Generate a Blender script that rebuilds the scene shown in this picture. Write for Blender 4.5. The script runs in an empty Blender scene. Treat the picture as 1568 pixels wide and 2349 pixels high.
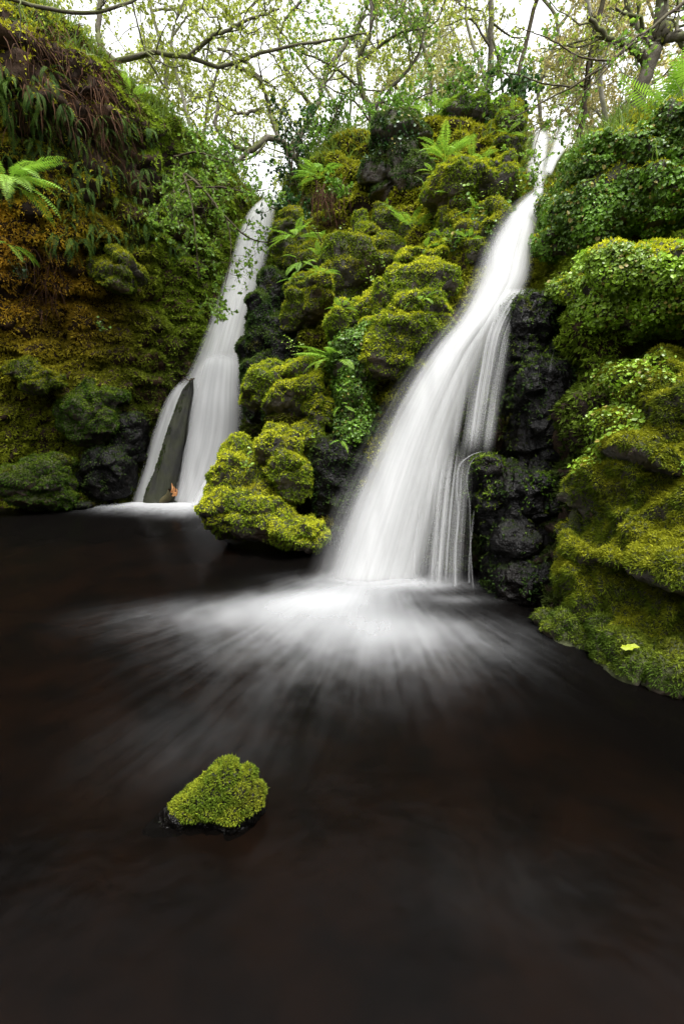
import bpy, math, random
import numpy as np
from mathutils import Matrix, Vector

# ------------------------------------------------------------------ camera, sky, sun, exposure
SC = bpy.context.scene
COL = SC.collection
CAMZ, PITCH, F = 1.3, math.radians(-11.4), 1109.0      # F: focal length in pixels of a 1568 x 2349 picture
CX, CY = 784.0, 1174.5
cam_d = bpy.data.cameras.new('camera'); cam = bpy.data.objects.new('camera', cam_d); COL.objects.link(cam)
cam.location = (0, 0, CAMZ); cam.rotation_euler = (math.pi/2 + PITCH, 0, 0)
cam_d.sensor_fit = 'VERTICAL'; cam_d.sensor_height = 36.0; cam_d.lens = 36.0*F/2349.0
cam_d.clip_start = 0.05; cam_d.clip_end = 2000
SC.camera = cam
W = bpy.data.worlds.new('World'); SC.world = W; W.use_nodes = True
nt = W.node_tree; nt.nodes.clear()
sky = nt.nodes.new('ShaderNodeTexSky'); sky.sky_type = 'NISHITA'; sky.sun_disc = False
SUN_EL, SUN_AZ = math.radians(72), math.radians(140)
sky.sun_elevation = SUN_EL; sky.sun_rotation = SUN_AZ; sky.air_density = 1.0; sky.dust_density = 3.0
hs = nt.nodes.new('ShaderNodeHueSaturation'); hs.inputs['Saturation'].default_value = 0.06
bg = nt.nodes.new('ShaderNodeBackground'); bg.inputs['Strength'].default_value = 0.15
wo = nt.nodes.new('ShaderNodeOutputWorld')
nt.links.new(sky.outputs[0], hs.inputs['Color']); nt.links.new(hs.outputs[0], bg.inputs[0]); nt.links.new(bg.outputs[0], wo.inputs[0])
sd = bpy.data.lights.new('sun', 'SUN'); sd.energy = 1.5; sd.angle = math.radians(25); sd.color = (1, .97, .92)
so = bpy.data.objects.new('sun', sd); COL.objects.link(so)
so.rotation_euler = Vector((math.sin(SUN_AZ)*math.cos(SUN_EL), math.cos(SUN_AZ)*math.cos(SUN_EL), math.sin(SUN_EL))).to_track_quat('Z', 'Y').to_euler()
SC.view_settings.view_transform = 'Standard'; SC.view_settings.look = 'None'
SC.view_settings.exposure = 1.95; SC.view_settings.gamma = 1.0
SC.cycles.max_bounces = 6; SC.cycles.diffuse_bounces = 2; SC.cycles.transparent_max_bounces = 12
SC.cycles.caustics_reflective = False; SC.cycles.caustics_refractive = False
SC.cycles.sample_clamp_indirect = 6

# ------------------------------------------------------------------ maths helpers
RNG = np.random.default_rng(7)
cp, sp = math.cos(PITCH), math.sin(PITCH)
def P(u, v, Y):
    """world point seen at picture position (u, v) at horizontal distance Y"""
    yu = (CY - v)/F; xr = (u - CX)/F
    dy = cp - yu*sp; dz = sp + yu*cp
    t = Y/dy
    return np.array([xr*t, Y, CAMZ + dz*t])
def G(u, v, z=0.0):
    """point of the pool surface seen at picture position (u, v)"""
    yu = (CY - v)/F; xr = (u - CX)/F
    dy = cp - yu*sp; dz = sp + yu*cp
    t = (z - CAMZ)/dz
    return np.array([xr*t, dy*t, z])
def pxm(u, v, Y):
    yu = (CY - v)/F
    return Y/(cp - yu*sp)/F
_perm = np.random.default_rng(11).permutation(256); _perm = np.concatenate([_perm, _perm, _perm])
_grad = np.random.default_rng(12).normal(size=(256, 3)); _grad /= np.linalg.norm(_grad, axis=1)[:, None]
def perlin(p):
    p = np.asarray(p, float); i = np.floor(p).astype(int); f = p - i; i &= 255
    w = f*f*f*(f*(f*6-15)+10); r = 0
    for a in (0, 1):
        for b in (0, 1):
            for c in (0, 1):
                h = _perm[_perm[_perm[(i[:, 0]+a) & 255] + ((i[:, 1]+b) & 255)] + ((i[:, 2]+c) & 255)]
                g = _grad[h]
                d = g[:, 0]*(f[:, 0]-a) + g[:, 1]*(f[:, 1]-b) + g[:, 2]*(f[:, 2]-c)
                wa = w[:, 0] if a else 1-w[:, 0]; wb = w[:, 1] if b else 1-w[:, 1]; wc = w[:, 2] if c else 1-w[:, 2]
                r = r + d*wa*wb*wc
    return r*1.5
def cells(p):
    """jittered cells: distance to nearest and second nearest site, and a random number per cell"""
    i = np.floor(p).astype(int); f1 = np.full(len(p), 9.); f2 = f1.copy(); rd = np.zeros(len(p)); tl = rd.copy()
    for a in (-1, 0, 1):
        for b in (-1, 0, 1):
            for c in (-1, 0, 1):
                j = i + np.array([a, b, c]); h = _perm[_perm[_perm[j[:, 0] & 255] + (j[:, 1] & 255)] + (j[:, 2] & 255)]
                d = np.linalg.norm(j + .5 + _grad[h]*.45 - p, axis=1); n = d < f1
                f2 = np.where(n, f1, np.minimum(f2, d)); rd = np.where(n, h/255., rd); f1 = np.where(n, d, f1)
                tl = np.where(n, ((p - (j + .5 + _grad[h]*.45))*_grad[(h*7+3) & 255]).sum(1), tl)
    return f1, f2, rd, tl
def nrm(a): return a/(np.linalg.norm(a, axis=-1, keepdims=True) + 1e-9)
def spline(pts, n):
    """Catmull-Rom through pts, n samples by even parameter of chord length"""
    pts = np.asarray(pts, float)
    d = np.r_[0, np.cumsum(np.linalg.norm(np.diff(pts[:, :3], axis=0), axis=1))]
    t = np.linspace(0, d[-1], n); k = np.clip(np.searchsorted(d, t, 'right')-1, 0, len(pts)-2)
    h = (d[k+1]-d[k]); s = ((t-d[k])/h)[:, None]
    m = np.gradient(pts, d, axis=0) if len(pts) > 2 else np.repeat((pts[1:]-pts[:1])/d[-1], 2, 0)
    h = h[:, None]
    return (2*s**3-3*s**2+1)*pts[k] + (s**3-2*s**2+s)*h*m[k] + (-2*s**3+3*s**2)*pts[k+1] + (s**3-s**2)*h*m[k+1]
def vnormals(V, T):
    fn = np.cross(V[T[:, 1]]-V[T[:, 0]], V[T[:, 2]]-V[T[:, 0]]); N = np.zeros_like(V)
    for k in range(3):
        for c in range(3): N[:, c] += np.bincount(T[:, k], fn[:, c], len(V))
    return nrm(N)
def smooth(V, T, it, lam=.5):
    E = np.concatenate([T[:, [0, 1]], T[:, [1, 2]], T[:, [2, 0]]]); E = np.concatenate([E, E[:, ::-1]])
    cnt = np.bincount(E[:, 0], minlength=len(V))[:, None] + 1e-9
    for _ in range(it):
        S = np.stack([np.bincount(E[:, 0], V[E[:, 1], c], len(V)) for c in range(3)], 1)/cnt
        V = V + lam*(S-V)
    return V

# ------------------------------------------------------------------ object helpers
def mk(name, V, T, mat, parent=None, loc=(0, 0, 0), col=None, uv=None, sm=False, quads=False):
    me = bpy.data.meshes.new(name); V = np.asarray(V, float) - np.asarray(loc); T = np.asarray(T, int); k = T.shape[1]
    me.vertices.add(len(V)); me.vertices.foreach_set('co', V.astype(np.float32).ravel())
    me.loops.add(T.size); me.loops.foreach_set('vertex_index', T.astype(np.int32).ravel())
    me.polygons.add(len(T)); me.polygons.foreach_set('loop_start', np.arange(0, T.size, k, dtype=np.int32))
    me.polygons.foreach_set('use_smooth', np.full(len(T), sm))
    if col is not None:
        a = me.attributes.new('col', 'FLOAT_COLOR', 'POINT')
        a.data.foreach_set('color', np.c_[col, np.ones(len(col))].astype(np.float32).ravel())
    if uv is not None:
        l = me.uv_layers.new(name='UVMap'); l.data.foreach_set('uv', np.asarray(uv)[T.ravel()].astype(np.float32).ravel())
    me.update(calc_edges=True)
    if mat: me.materials.append(mat)
    o = bpy.data.objects.new(name, me); COL.objects.link(o)
    if parent is not None: o.parent = parent
    else: o.location = loc
    return o
def tag(o, label=None, cat=None, group=None, kind=None):
    if label: o['label'] = label
    if cat: o['category'] = cat
    if group: o['group'] = group
    if kind: o['kind'] = kind
    return o
def empty(name, loc, label, cat, group=None):
    o = bpy.data.objects.new(name, None); COL.objects.link(o); o.location = loc; o.empty_display_size = .1
    return tag(o, label, cat, group)

# ------------------------------------------------------------------ materials
class NT:
    def __init__(s, name):
        s.m = bpy.data.materials.new(name); s.m.use_nodes = True; s.t = s.m.node_tree; s.t.nodes.clear()
        s.out = s.n('ShaderNodeOutputMaterial')
    def n(s, typ, **kw):
        nd = s.t.nodes.new(typ)
        for k, v in kw.items():
            if k.startswith('i_'): s.put(nd.inputs[k[2:].replace('_', ' ')], v)
            elif k.startswith('x'): s.put(nd.inputs[int(k[1:])], v)
            else: setattr(nd, k, v)
        return nd
    def put(s, sock, v):
        if isinstance(v, bpy.types.Node): v = v.outputs[0]
        if isinstance(v, bpy.types.NodeSocket): s.t.links.new(v, sock)
        else: sock.default_value = v
    def math(s, op, a, b=0.0, c=0.0, clamp=False):
        return s.n('ShaderNodeMath', operation=op, x0=a, x1=b, x2=c, use_clamp=clamp)
    def mix(s, f, a, b, blend='MIX'):
        nd = s.n('ShaderNodeMix', data_type='RGBA', blend_type=blend); s.put(nd.inputs[0], f); s.put(nd.inputs[6], a); s.put(nd.inputs[7], b)
        return nd.outputs[2]
    def ramp(s, f, a, b):
        return s.n('ShaderNodeMapRange', x0=f, x1=a, x2=b, interpolation_type='SMOOTHSTEP').outputs[0]
    def noise(s, vec, scale, detail=3, rough=.55):
        nd = s.n('ShaderNodeTexNoise', i_Scale=scale, i_Detail=detail, i_Roughness=rough); s.put(nd.inputs['Vector'], vec); return nd.outputs['Fac']
    def pos(s): return s.n('ShaderNodeNewGeometry').outputs['Position']
    def done(s, sh): s.put(s.out.inputs['Surface'], sh); return s.m
def rgb(*c): return (*c, 1.0)

def rock_mat(name, dark, light, moss, cover, rough, spec=.5, bump=.6, earth=.5):
    s = NT(name); p = s.pos(); nz = s.n('ShaderNodeSeparateXYZ', x0=s.n('ShaderNodeNewGeometry').outputs['Normal']).outputs[2]
    a = s.noise(p, 7, 5, .65); b = s.noise(p, 45, 3); c = s.noise(p, 2.3, 2)
    base = s.mix(s.ramp(a, .3, .72), rgb(*dark), rgb(*light))
    base = s.mix(s.math('MULTIPLY', s.ramp(c, .5, .7), earth), base, rgb(.09, .05, .028))
    m = s.math('ADD', s.math('MULTIPLY', nz, .45), s.math('MULTIPLY', a, .9)); m = s.ramp(m, .95-cover, 1.2-cover)
    mc = s.mix(b, rgb(*[x*.55 for x in moss]), rgb(*moss))
    cc = s.mix(m, base, mc)
    h = s.math('ADD', s.math('MULTIPLY', b, .4), s.noise(p, 18, 4, .7))
    bp = s.n('ShaderNodeBump', i_Strength=bump, i_Distance=.03, i_Height=h)
    r = s.math('ADD', s.math('MULTIPLY', m, .9-rough), rough)
    return s.done(s.n('ShaderNodeBsdfPrincipled', i_Base_Color=cc, i_Roughness=r, i_Specular_IOR_Level=spec, i_Normal=bp).outputs[0])
M_ROCK = rock_mat('mossy_stone', (.02, .017, .014), (.075, .06, .048), (.03, .036, .005), .62, .6)
M_CLIFF = rock_mat('cliff_earth', (.014, .010, .008), (.045, .028, .018), (.03, .036, .005), .3, .85, .12)
M_WET = rock_mat('wet_black_stone', (.0007, .0006, .0006), (.0035, .003, .0026), (.009, .015, .003), .2, .36, .14, .9, .02)

def leaf_mat(name, transl=.35, rough=.5, spec=.3, var=.35, objrand=False, base=None):
    s = NT(name)
    c = s.n('ShaderNodeAttribute', attribute_name='col').outputs['Color'] if base is None else None
    if base is not None:
        r = s.n('ShaderNodeObjectInfo').outputs['Random']
        c = s.mix(r, rgb(*base[0]), rgb(*base[1]))
    n = s.noise(s.pos(), 9, 2)
    c = s.mix(1.0, c, s.n('ShaderNodeCombineColor', x0=s.math('ADD', 1-var*.5, s.math('MULTIPLY', n, var)), x1=s.math('ADD', 1-var*.5, s.math('MULTIPLY', n, var)), x2=1.0), 'MULTIPLY')
    d = s.n('ShaderNodeBsdfPrincipled', i_Base_Color=c, i_Roughness=rough, i_Specular_IOR_Level=spec)
    t = s.n('ShaderNodeBsdfTranslucent', i_Color=c)
    mx = s.n('ShaderNodeMixShader', x0=transl); s.put(mx.inputs[1], d); s.put(mx.inputs[2], t)
    return s.done(mx.outputs[0])
M_MOSS = leaf_mat('moss', .3, .75, .15)
M_LEAF = leaf_mat('tree_leaf', .55, .45, .35)
M_COVER = leaf_mat('ground_leaf', .3, .4, .4)
M_GRASS = leaf_mat('grass_blade', .4, .5, .3)
M_DEAD = leaf_mat('dead_bracken', .15, .8, .1)
M_FERN = leaf_mat('fern_green', .4, .5, .3, base=((.15, .30, .025), (.24, .40, .04)))
M_HARD = leaf_mat('hard_fern', .3, .65, .12, base=((.03, .075, .014), (.10, .17, .025)))
def bark_mat(name, c1, c2, moss, stretch=None):
    s = NT(name); p = s.pos()
    if stretch: p = s.n('ShaderNodeVectorMath', operation='MULTIPLY', x0=p, x1=stretch).outputs[0]
    a = s.noise(p, 14 if not stretch else 2.2, 4, .65); b = s.noise(s.pos(), 3.5, 3)
    nz = s.n('ShaderNodeSeparateXYZ', x0=s.n('ShaderNodeNewGeometry').outputs['Normal']).outputs[2]
    c = s.mix(a, rgb(*c1), rgb(*c2))
    m = s.ramp(s.math('ADD', s.math('MULTIPLY', nz, .2), b), .42, .62)
    c = s.mix(s.math('MULTIPLY', m, moss), c, rgb(.07, .085, .012))
    bp = s.n('ShaderNodeBump', i_Strength=.7, i_Distance=.02, i_Height=a)
    return s.done(s.n('ShaderNodeBsdfPrincipled', i_Base_Color=c, i_Roughness=.8, i_Specular_IOR_Level=.2, i_Normal=bp).outputs[0])
M_BARK = bark_mat('bark', (.045, .04, .028), (.15, .13, .10), .75)
M_FARBARK = bark_mat('haze_paled_bark', (.12, .11, .085), (.34, .32, .26), .6)  # far trees: bark colour lightened in place of haze
M_LOG = bark_mat('wet_log', (.004, .004, .0036), (.034, .034, .031), .12, (9, 9, 1.3))
M_TWIG = bark_mat('twig', (.03, .02, .014), (.08, .058, .04), .25)

def water_mat(name, ua, ub, gain, lo, hi, flo=0.0):
    """white water: UV.x runs across the stream (0..1), UV.y down it in metres"""
    s = NT(name); uv = s.n('ShaderNodeTexCoord').outputs['UV']; sx = s.n('ShaderNodeSeparateXYZ', x0=uv)
    x, y = sx.outputs[0], sx.outputs[1]
    v1 = s.n('ShaderNodeCombineXYZ', x0=s.math('MULTIPLY', x, ua), x1=s.math('MULTIPLY', y, .55), x2=3.0)
    v2 = s.n('ShaderNodeCombineXYZ', x0=s.math('MULTIPLY', x, ub), x1=s.math('MULTIPLY', y, .35), x2=8.0)
    n = s.math('ADD', s.math('MULTIPLY', s.noise(v1.outputs[0], 1, 3), .6), s.math('MULTIPLY', s.noise(v2.outputs[0], 1, 2, .5), .4))
    st = s.math('ADD', flo, s.math('MULTIPLY', s.ramp(n, lo, hi), 1.0-flo))
    e = s.math('MULTIPLY', s.math('MULTIPLY', x, s.math('SUBTRACT', 1.0, x)), 4.0)
    e = s.ramp(s.math('ADD', e, s.math('MULTIPLY', s.math('SUBTRACT', n, .5), .25)), .0, 1.0)
    at = s.n('ShaderNodeAttribute', attribute_name='col').outputs['Fac']
    al = s.math('MULTIPLY', s.math('MULTIPLY', s.math('MULTIPLY', st, e), at), gain, clamp=True)
    d = s.n('ShaderNodeBsdfDiffuse', i_Color=rgb(.60, .605, .61)); t = s.n('ShaderNodeBsdfTranslucent', i_Color=rgb(.60, .605, .61))
    w = s.n('ShaderNodeMixShader', x0=.35); s.put(w.inputs[1], d); s.put(w.inputs[2], t)
    mx = s.n('ShaderNodeMixShader', x0=al.outputs[0]); s.put(mx.inputs[1], s.n('ShaderNodeBsdfTransparent')); s.put(mx.inputs[2], w)
    return s.done(mx.outputs[0])
M_FALL = water_mat('falling_water', 4, 20, 1.0, .2, .7, .62)
M_VEIL = water_mat('water_veil', 5, 20, .42, .25, .85)
M_THREAD = water_mat('threaded_water', 8, 22, .55, .42, .74)
M_TRICK = water_mat('trickle_water', 2, 6, .7, .2, .75)

def pool_mat():
    s = NT('pool_water'); p = s.pos()
    n = s.noise(p, 1.3, 3, .6)
    bp = s.n('ShaderNodeBump', i_Strength=.25, i_Distance=.05, i_Height=s.noise(p, 3.0, 3))
    g = s.n('ShaderNodeBsdfGlossy', i_Color=rgb(.9, .9, .92), i_Roughness=.22, i_Normal=bp)
    t = s.n('ShaderNodeBsdfTransparent', i_Color=rgb(.25, .19, .14))
    dk = s.n('ShaderNodeBsdfDiffuse', i_Color=rgb(.0022, .0018, .0015))
    b = s.n('ShaderNodeMixShader', x0=.55); s.put(b.inputs[1], t); s.put(b.inputs[2], dk)
    fr = s.math('MULTIPLY', s.n('ShaderNodeFresnel', i_IOR=1.33), .22)
    mx = s.n('ShaderNodeMixShader', x0=fr.outputs[0]); s.put(mx.inputs[1], b); s.put(mx.inputs[2], g)
    return s.done(mx.outputs[0])
M_POOL = pool_mat()
def foam_mat(name, c, kind):
    s = NT(name); p = s.n('ShaderNodeVectorMath', operation='SUBTRACT', x0=s.pos(), x1=tuple(c)).outputs[0]
    q = s.n('ShaderNodeSeparateXYZ', x0=p); x, y = q.outputs[0], q.outputs[1]
    r = s.n('ShaderNodeVectorMath', operation='LENGTH', x0=p).outputs['Value']
    a = s.math('ARCTAN2', x, s.math('MULTIPLY', y, -1.0))
    wob = s.noise(p, 1.6, 2)
    v1 = s.n('ShaderNodeCombineXYZ', x0=s.math('MULTIPLY', s.math('ADD', a, s.math('MULTIPLY', wob, .05)), 7.0), x1=s.math('MULTIPLY', r, 1.0), x2=1.0)
    v2 = s.n('ShaderNodeCombineXYZ', x0=s.math('MULTIPLY', s.math('ADD', a, s.math('MULTIPLY', wob, .03)), 42.0), x1=s.math('MULTIPLY', r, 1.5), x2=5.0)
    n1 = s.noise(v1.outputs[0], 1, 3, .55); n2 = s.noise(v2.outputs[0], 1, 2, .5); n3 = s.noise(s.n('ShaderNodeVectorMath', operation='MULTIPLY', x0=p, x1=(1, .7, 1)).outputs[0], 5, 4, .65)
    n = s.math('ADD', s.math('ADD', s.math('MULTIPLY', n1, .30), s.math('MULTIPLY', n2, .28)), s.math('MULTIPLY', n3, .42))
    at = s.n('ShaderNodeAttribute', attribute_name='col').outputs['Fac']
    # thick foam stays solid, thin foam breaks into streaks
    nc = s.math('ADD', .08, s.math('MULTIPLY', s.ramp(n, .32, .70), 1.0)); hb = s.ramp(at, .25, .95); nc = s.math('ADD', s.math('MULTIPLY', nc, s.math('SUBTRACT', 1.0, hb)), s.math('MULTIPLY', hb, .95))
    al = s.math('MULTIPLY', s.math('MULTIPLY', s.math('POWER', at, 2.5), nc), 1.0, clamp=True)
    d = s.n('ShaderNodeBsdfDiffuse', i_Color=rgb(.44, .45, .46))
    mx = s.n('ShaderNodeMixShader', x0=al.outputs[0]); s.put(mx.inputs[1], s.n('ShaderNodeBsdfTransparent')); s.put(mx.inputs[2], d)
    return s.done(mx.outputs[0])
def plain(name, c1, c2, scale=8, rough=.7, spec=.3):
    s = NT(name); n = s.noise(s.pos(), scale, 4, .6)
    bp = s.n('ShaderNodeBump', i_Strength=.5, i_Distance=.02, i_Height=n)
    return s.done(s.n('ShaderNodeBsdfPrincipled', i_Base_Color=s.mix(s.ramp(n, .3, .7), rgb(*c1), rgb(*c2)), i_Roughness=rough, i_Specular_IOR_Level=spec, i_Normal=bp).outputs[0])
M_BED = plain('pool_bed', (.006, .005, .004), (.17, .105, .06), 2.2)
M_SOIL = plain('woodland_soil', (.02, .02, .008), (.06, .055, .02), 5)
M_WOOD = plain('split_wood', (.35, .13, .04), (.6, .30, .12), 20, .6)

# ------------------------------------------------------------------ scatter helpers
MOSS_Y = np.array([.33, .345, .016]); MOSS_G = np.array([.12, .18, .011]); MOSS_D = np.array([.035, .055, .008]); MOSS_O = np.array([.27, .14, .015])
def sample(V, T, n, rng, keep=None):
    A = V[T[:, 0]]; e1 = V[T[:, 1]]-A; e2 = V[T[:, 2]]-A
    ar = np.linalg.norm(np.cross(e1, e2), axis=1)*.5; N = vnormals(V, T)
    n = int(n*ar.sum()) if n > 0 else int(-n)
    f = rng.choice(len(T), n, p=ar/ar.sum()); a = rng.random((n, 2)); fl = a.sum(1) > 1; a[fl] = 1-a[fl]
    Pt = A[f] + a[:, :1]*e1[f] + a[:, 1:]*e2[f]
    Nn = nrm(N[T[f, 0]]*(1-a.sum(1))[:, None] + N[T[f, 1]]*a[:, :1] + N[T[f, 2]]*a[:, 1:])
    if keep is not None:
        k = keep(Pt, Nn); Pt, Nn = Pt[k], Nn[k]
    return Pt, Nn
def blades(Pt, Nn, C, k, ln, wd, spread, droop, rng, lens=False, jit=0.0):
    """k thin leaves per point; returns verts, tris, colours"""
    n = len(Pt)*k; Pr = np.repeat(Pt, k, 0); N = np.repeat(Nn, k, 0); C = np.repeat(C, k, 0)
    C = C*rng.uniform(.75, 1.25, (n, 1))
    if jit: Pr = Pr + rng.normal(size=(n, 3))*jit
    d = nrm(N + rng.normal(size=(n, 3))*spread + np.array([0, 0, -droop]))
    s = nrm(np.cross(d, rng.normal(size=(n, 3)))); L = ln*rng.uniform(.6, 1.3, (n, 1)); w = wd*rng.uniform(.7, 1.3, (n, 1))
    if lens:
        up = nrm(np.cross(s, d)); mid = Pr + d*L*.5
        V = np.stack([Pr, mid+s*w*.5+up*w*.12, Pr+d*L, mid-s*w*.5+up*w*.12], 1).reshape(-1, 3)
        i = np.arange(n)*4; T = np.stack([np.c_[i, i+1, i+2], np.c_[i, i+2, i+3]], 1).reshape(-1, 3); C = np.repeat(C, 4, 0)
    else:
        b = Pr - d*L*.15
        V = np.stack([b-s*w*.5, b+s*w*.5, Pr+d*L], 1).reshape(-1, 3); T = np.arange(n*3).reshape(-1, 3); C = np.repeat(C, 3, 0)
    return V, T, C
def flat_leaves(Pt, Nn, C, size, rng, tilt=.5, lift=.01):
    """small roundish leaves (six-sided, folded) lying over a surface"""
    n = len(Pt); N = nrm(Nn + rng.normal(size=(n, 3))*tilt + np.array([0, 0, .35])); a = nrm(np.cross(N, rng.normal(size=(n, 3)))); b = np.cross(N, a)
    s = size*rng.uniform(.3, 1.3, (n, 1)); c = Pt + Nn*lift*rng.uniform(.3, 2.2, (n, 1))
    ang = [(0, 1.0, 0), (60, .85, .12), (128, .9, .12), (180, .62, 0), (232, .9, .12), (300, .85, .12)]
    V = np.stack([c + s*.5*r*(a*math.cos(math.radians(t)) + b*math.sin(math.radians(t))) + N*s*z for t, r, z in ang], 1).reshape(-1, 3)
    i = np.arange(n)*6; T = np.concatenate([np.c_[i, i+1, i+2], np.c_[i, i+2, i+3], np.c_[i, i+3, i+4], np.c_[i, i+4, i+5]])
    return V, T, np.repeat(C*rng.uniform(.75, 1.25, (n, 1)), 6, 0)
def ribbons(Pt, D0, C, ln, wd, rng, grav=.6, seg=3, curl=.25):
    """curved tapering blades (grass, hanging dead fronds)"""
    n = len(Pt); d = nrm(D0 + rng.normal(size=(n, 3))*curl); s = nrm(np.cross(d, rng.normal(size=(n, 3))))
    L = ln*rng.uniform(.5, 1.3, (n, 1)); p = Pt.copy(); rows = []
    for k in range(seg+1):
        w = wd*(1-(k/seg)**1.5)*.5 + 5e-4
        rows += [p-s*w, p+s*w]
        d = nrm(d + np.array([0, 0, -grav/seg]) + rng.normal(size=(n, 3))*.06); p = p + d*L/seg
    V = np.stack(rows, 1).reshape(-1, 3); m = 2*(seg+1); i = np.arange(n)*m; T = []
    for k in range(seg): a = i+2*k; T += [np.c_[a, a+1, a+3], np.c_[a, a+3, a+2]]
    return V, np.concatenate(T), np.repeat(C*rng.uniform(.7, 1.3, (n, 1)), m, 0)
def join(parts):
    V, T, C, o = [], [], [], 0
    for v, t, c in parts: V.append(v); T.append(t+o); C.append(c); o += len(v)
    return np.concatenate(V), np.concatenate(T), np.concatenate(C)
def mixc(a, b, t): return a*(1-t[:, None]) + b*t[:, None]
def sstep(x, a, b): t = np.clip((x-a)/(b-a), 0, 1); return t*t*(3-2*t)

# ------------------------------------------------------------------ the cliff that rings the pool: one terrain sheet
def col(*pts, tail=None):
    q = [np.array(p[1:]) if p[0] == 'w' else P(*p) for p in pts]
    q = np.array(q); b = q[0].copy(); b[2] = -.9; b[1] -= .1
    return np.vstack([b, q])
cols = [
    col(('w', -6.2, -1.5, 0), ('w', -6.6, -1.4, 1.2), ('w', -7.2, -1.2, 2.4), ('w', -7.6, -1, 3.2), ('w', -8.2, -.8, 3.7)),
    col(('w', -5.6, 2.2, 0), ('w', -5.8, 2.3, 1.5), ('w', -6.0, 2.4, 3.0), ('w', -6.2, 2.6, 4.4), ('w', -6.6, 3.0, 5.0)),
    col((-330, 1190, 5.6), (-320, 800, 5.6), (-300, 400, 5.5), (-260, 120, 5.4), (-220, 0, 5.8)),
    col((-20, 1172, 6.6), (-10, 850, 6.5), (0, 600, 6.3), (0, 300, 5.9), (20, 80, 5.7), (40, 0, 6.1)),
    col((150, 1170, 6.75), (150, 900, 6.75), (150, 600, 6.6), (150, 350, 6.2), (150, 150, 6.1), (160, 60, 6.5)),
    col((290, 1166, 6.8), (290, 900, 7.0), (300, 650, 7.1), (290, 420, 6.9), (290, 280, 6.9), (300, 190, 7.4)),
    col((360, 1160, 7.0), (400, 900, 7.4), (430, 680, 7.7), (450, 500, 7.9), (450, 400, 8.1), (470, 330, 8.6)),
    col((430, 1150, 7.2), (490, 900, 7.7), (540, 700, 8.3), (575, 570, 8.8), (600, 490, 9.2), (612, 470, 9.6)),
    col((500, 1180, 6.6), (560, 950, 6.8), (580, 800, 7.1), (620, 600, 7.6), (650, 480, 7.9), (670, 400, 8.4)),
    col((700, 1270, 5.0), (700, 1000, 5.6), (700, 800, 6.0), (730, 600, 6.7), (750, 480, 7.1), (770, 320, 7.6)),
    col((800, 1300, 4.4), (820, 1000, 5.05), (830, 800, 5.4), (860, 600, 6.1), (880, 480, 6.7), (900, 290, 7.3)),
    col((950, 1340, 4.1), (980, 1000, 4.6), (1000, 780, 4.9), (1030, 620, 5.3), (1040, 480, 5.9), (1050, 280, 6.8)),
    col((1100, 1390, 3.7), (1130, 1050, 4.1), (1150, 720, 4.55), (1180, 560, 5.0), (1215, 450, 5.5), (1240, 310, 6.5)),
    col((1230, 1420, 3.2), (1250, 1100, 3.6), (1270, 800, 4.1), (1270, 600, 4.6), (1275, 420, 5.3), (1290, 290, 6.6)),
    col((1340, 1480, 2.75), (1350, 1100, 3.1), (1350, 800, 3.6), (1360, 600, 4.2), (1370, 400, 4.7), (1360, 290, 5.6)),
    col((1568, 1600, 2.25), (1568, 1200, 2.8), (1568, 850, 3.3), (1568, 600, 3.9), (1568, 350, 4.5), (1568, 230, 5.2)),
    col(('w', 2.6, 1.6, 0), ('w', 2.9, 1.9, .9), ('w', 3.2, 2.4, 1.8), ('w', 3.7, 3.0, 2.7), ('w', 4.2, 3.8, 3.6), ('w', 4.6, 4.6, 4.3)),
    col(('w', 3.2, .2, 0), ('w', 3.6, .3, .9), ('w', 4.1, .6, 1.6), ('w', 4.8, 1.0, 2.4), ('w', 5.6, 1.6, 3.2), ('w', 6.2, 2.0, 3.8)),
    col(('w', 3.6, -1.5, 0), ('w', 4.1, -1.5, .8), ('w', 4.8, -1.5, 1.4), ('w', 5.6, -1.5, 2.1), ('w', 6.4, -1.5, 2.8)),
]
MR = 150
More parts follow.
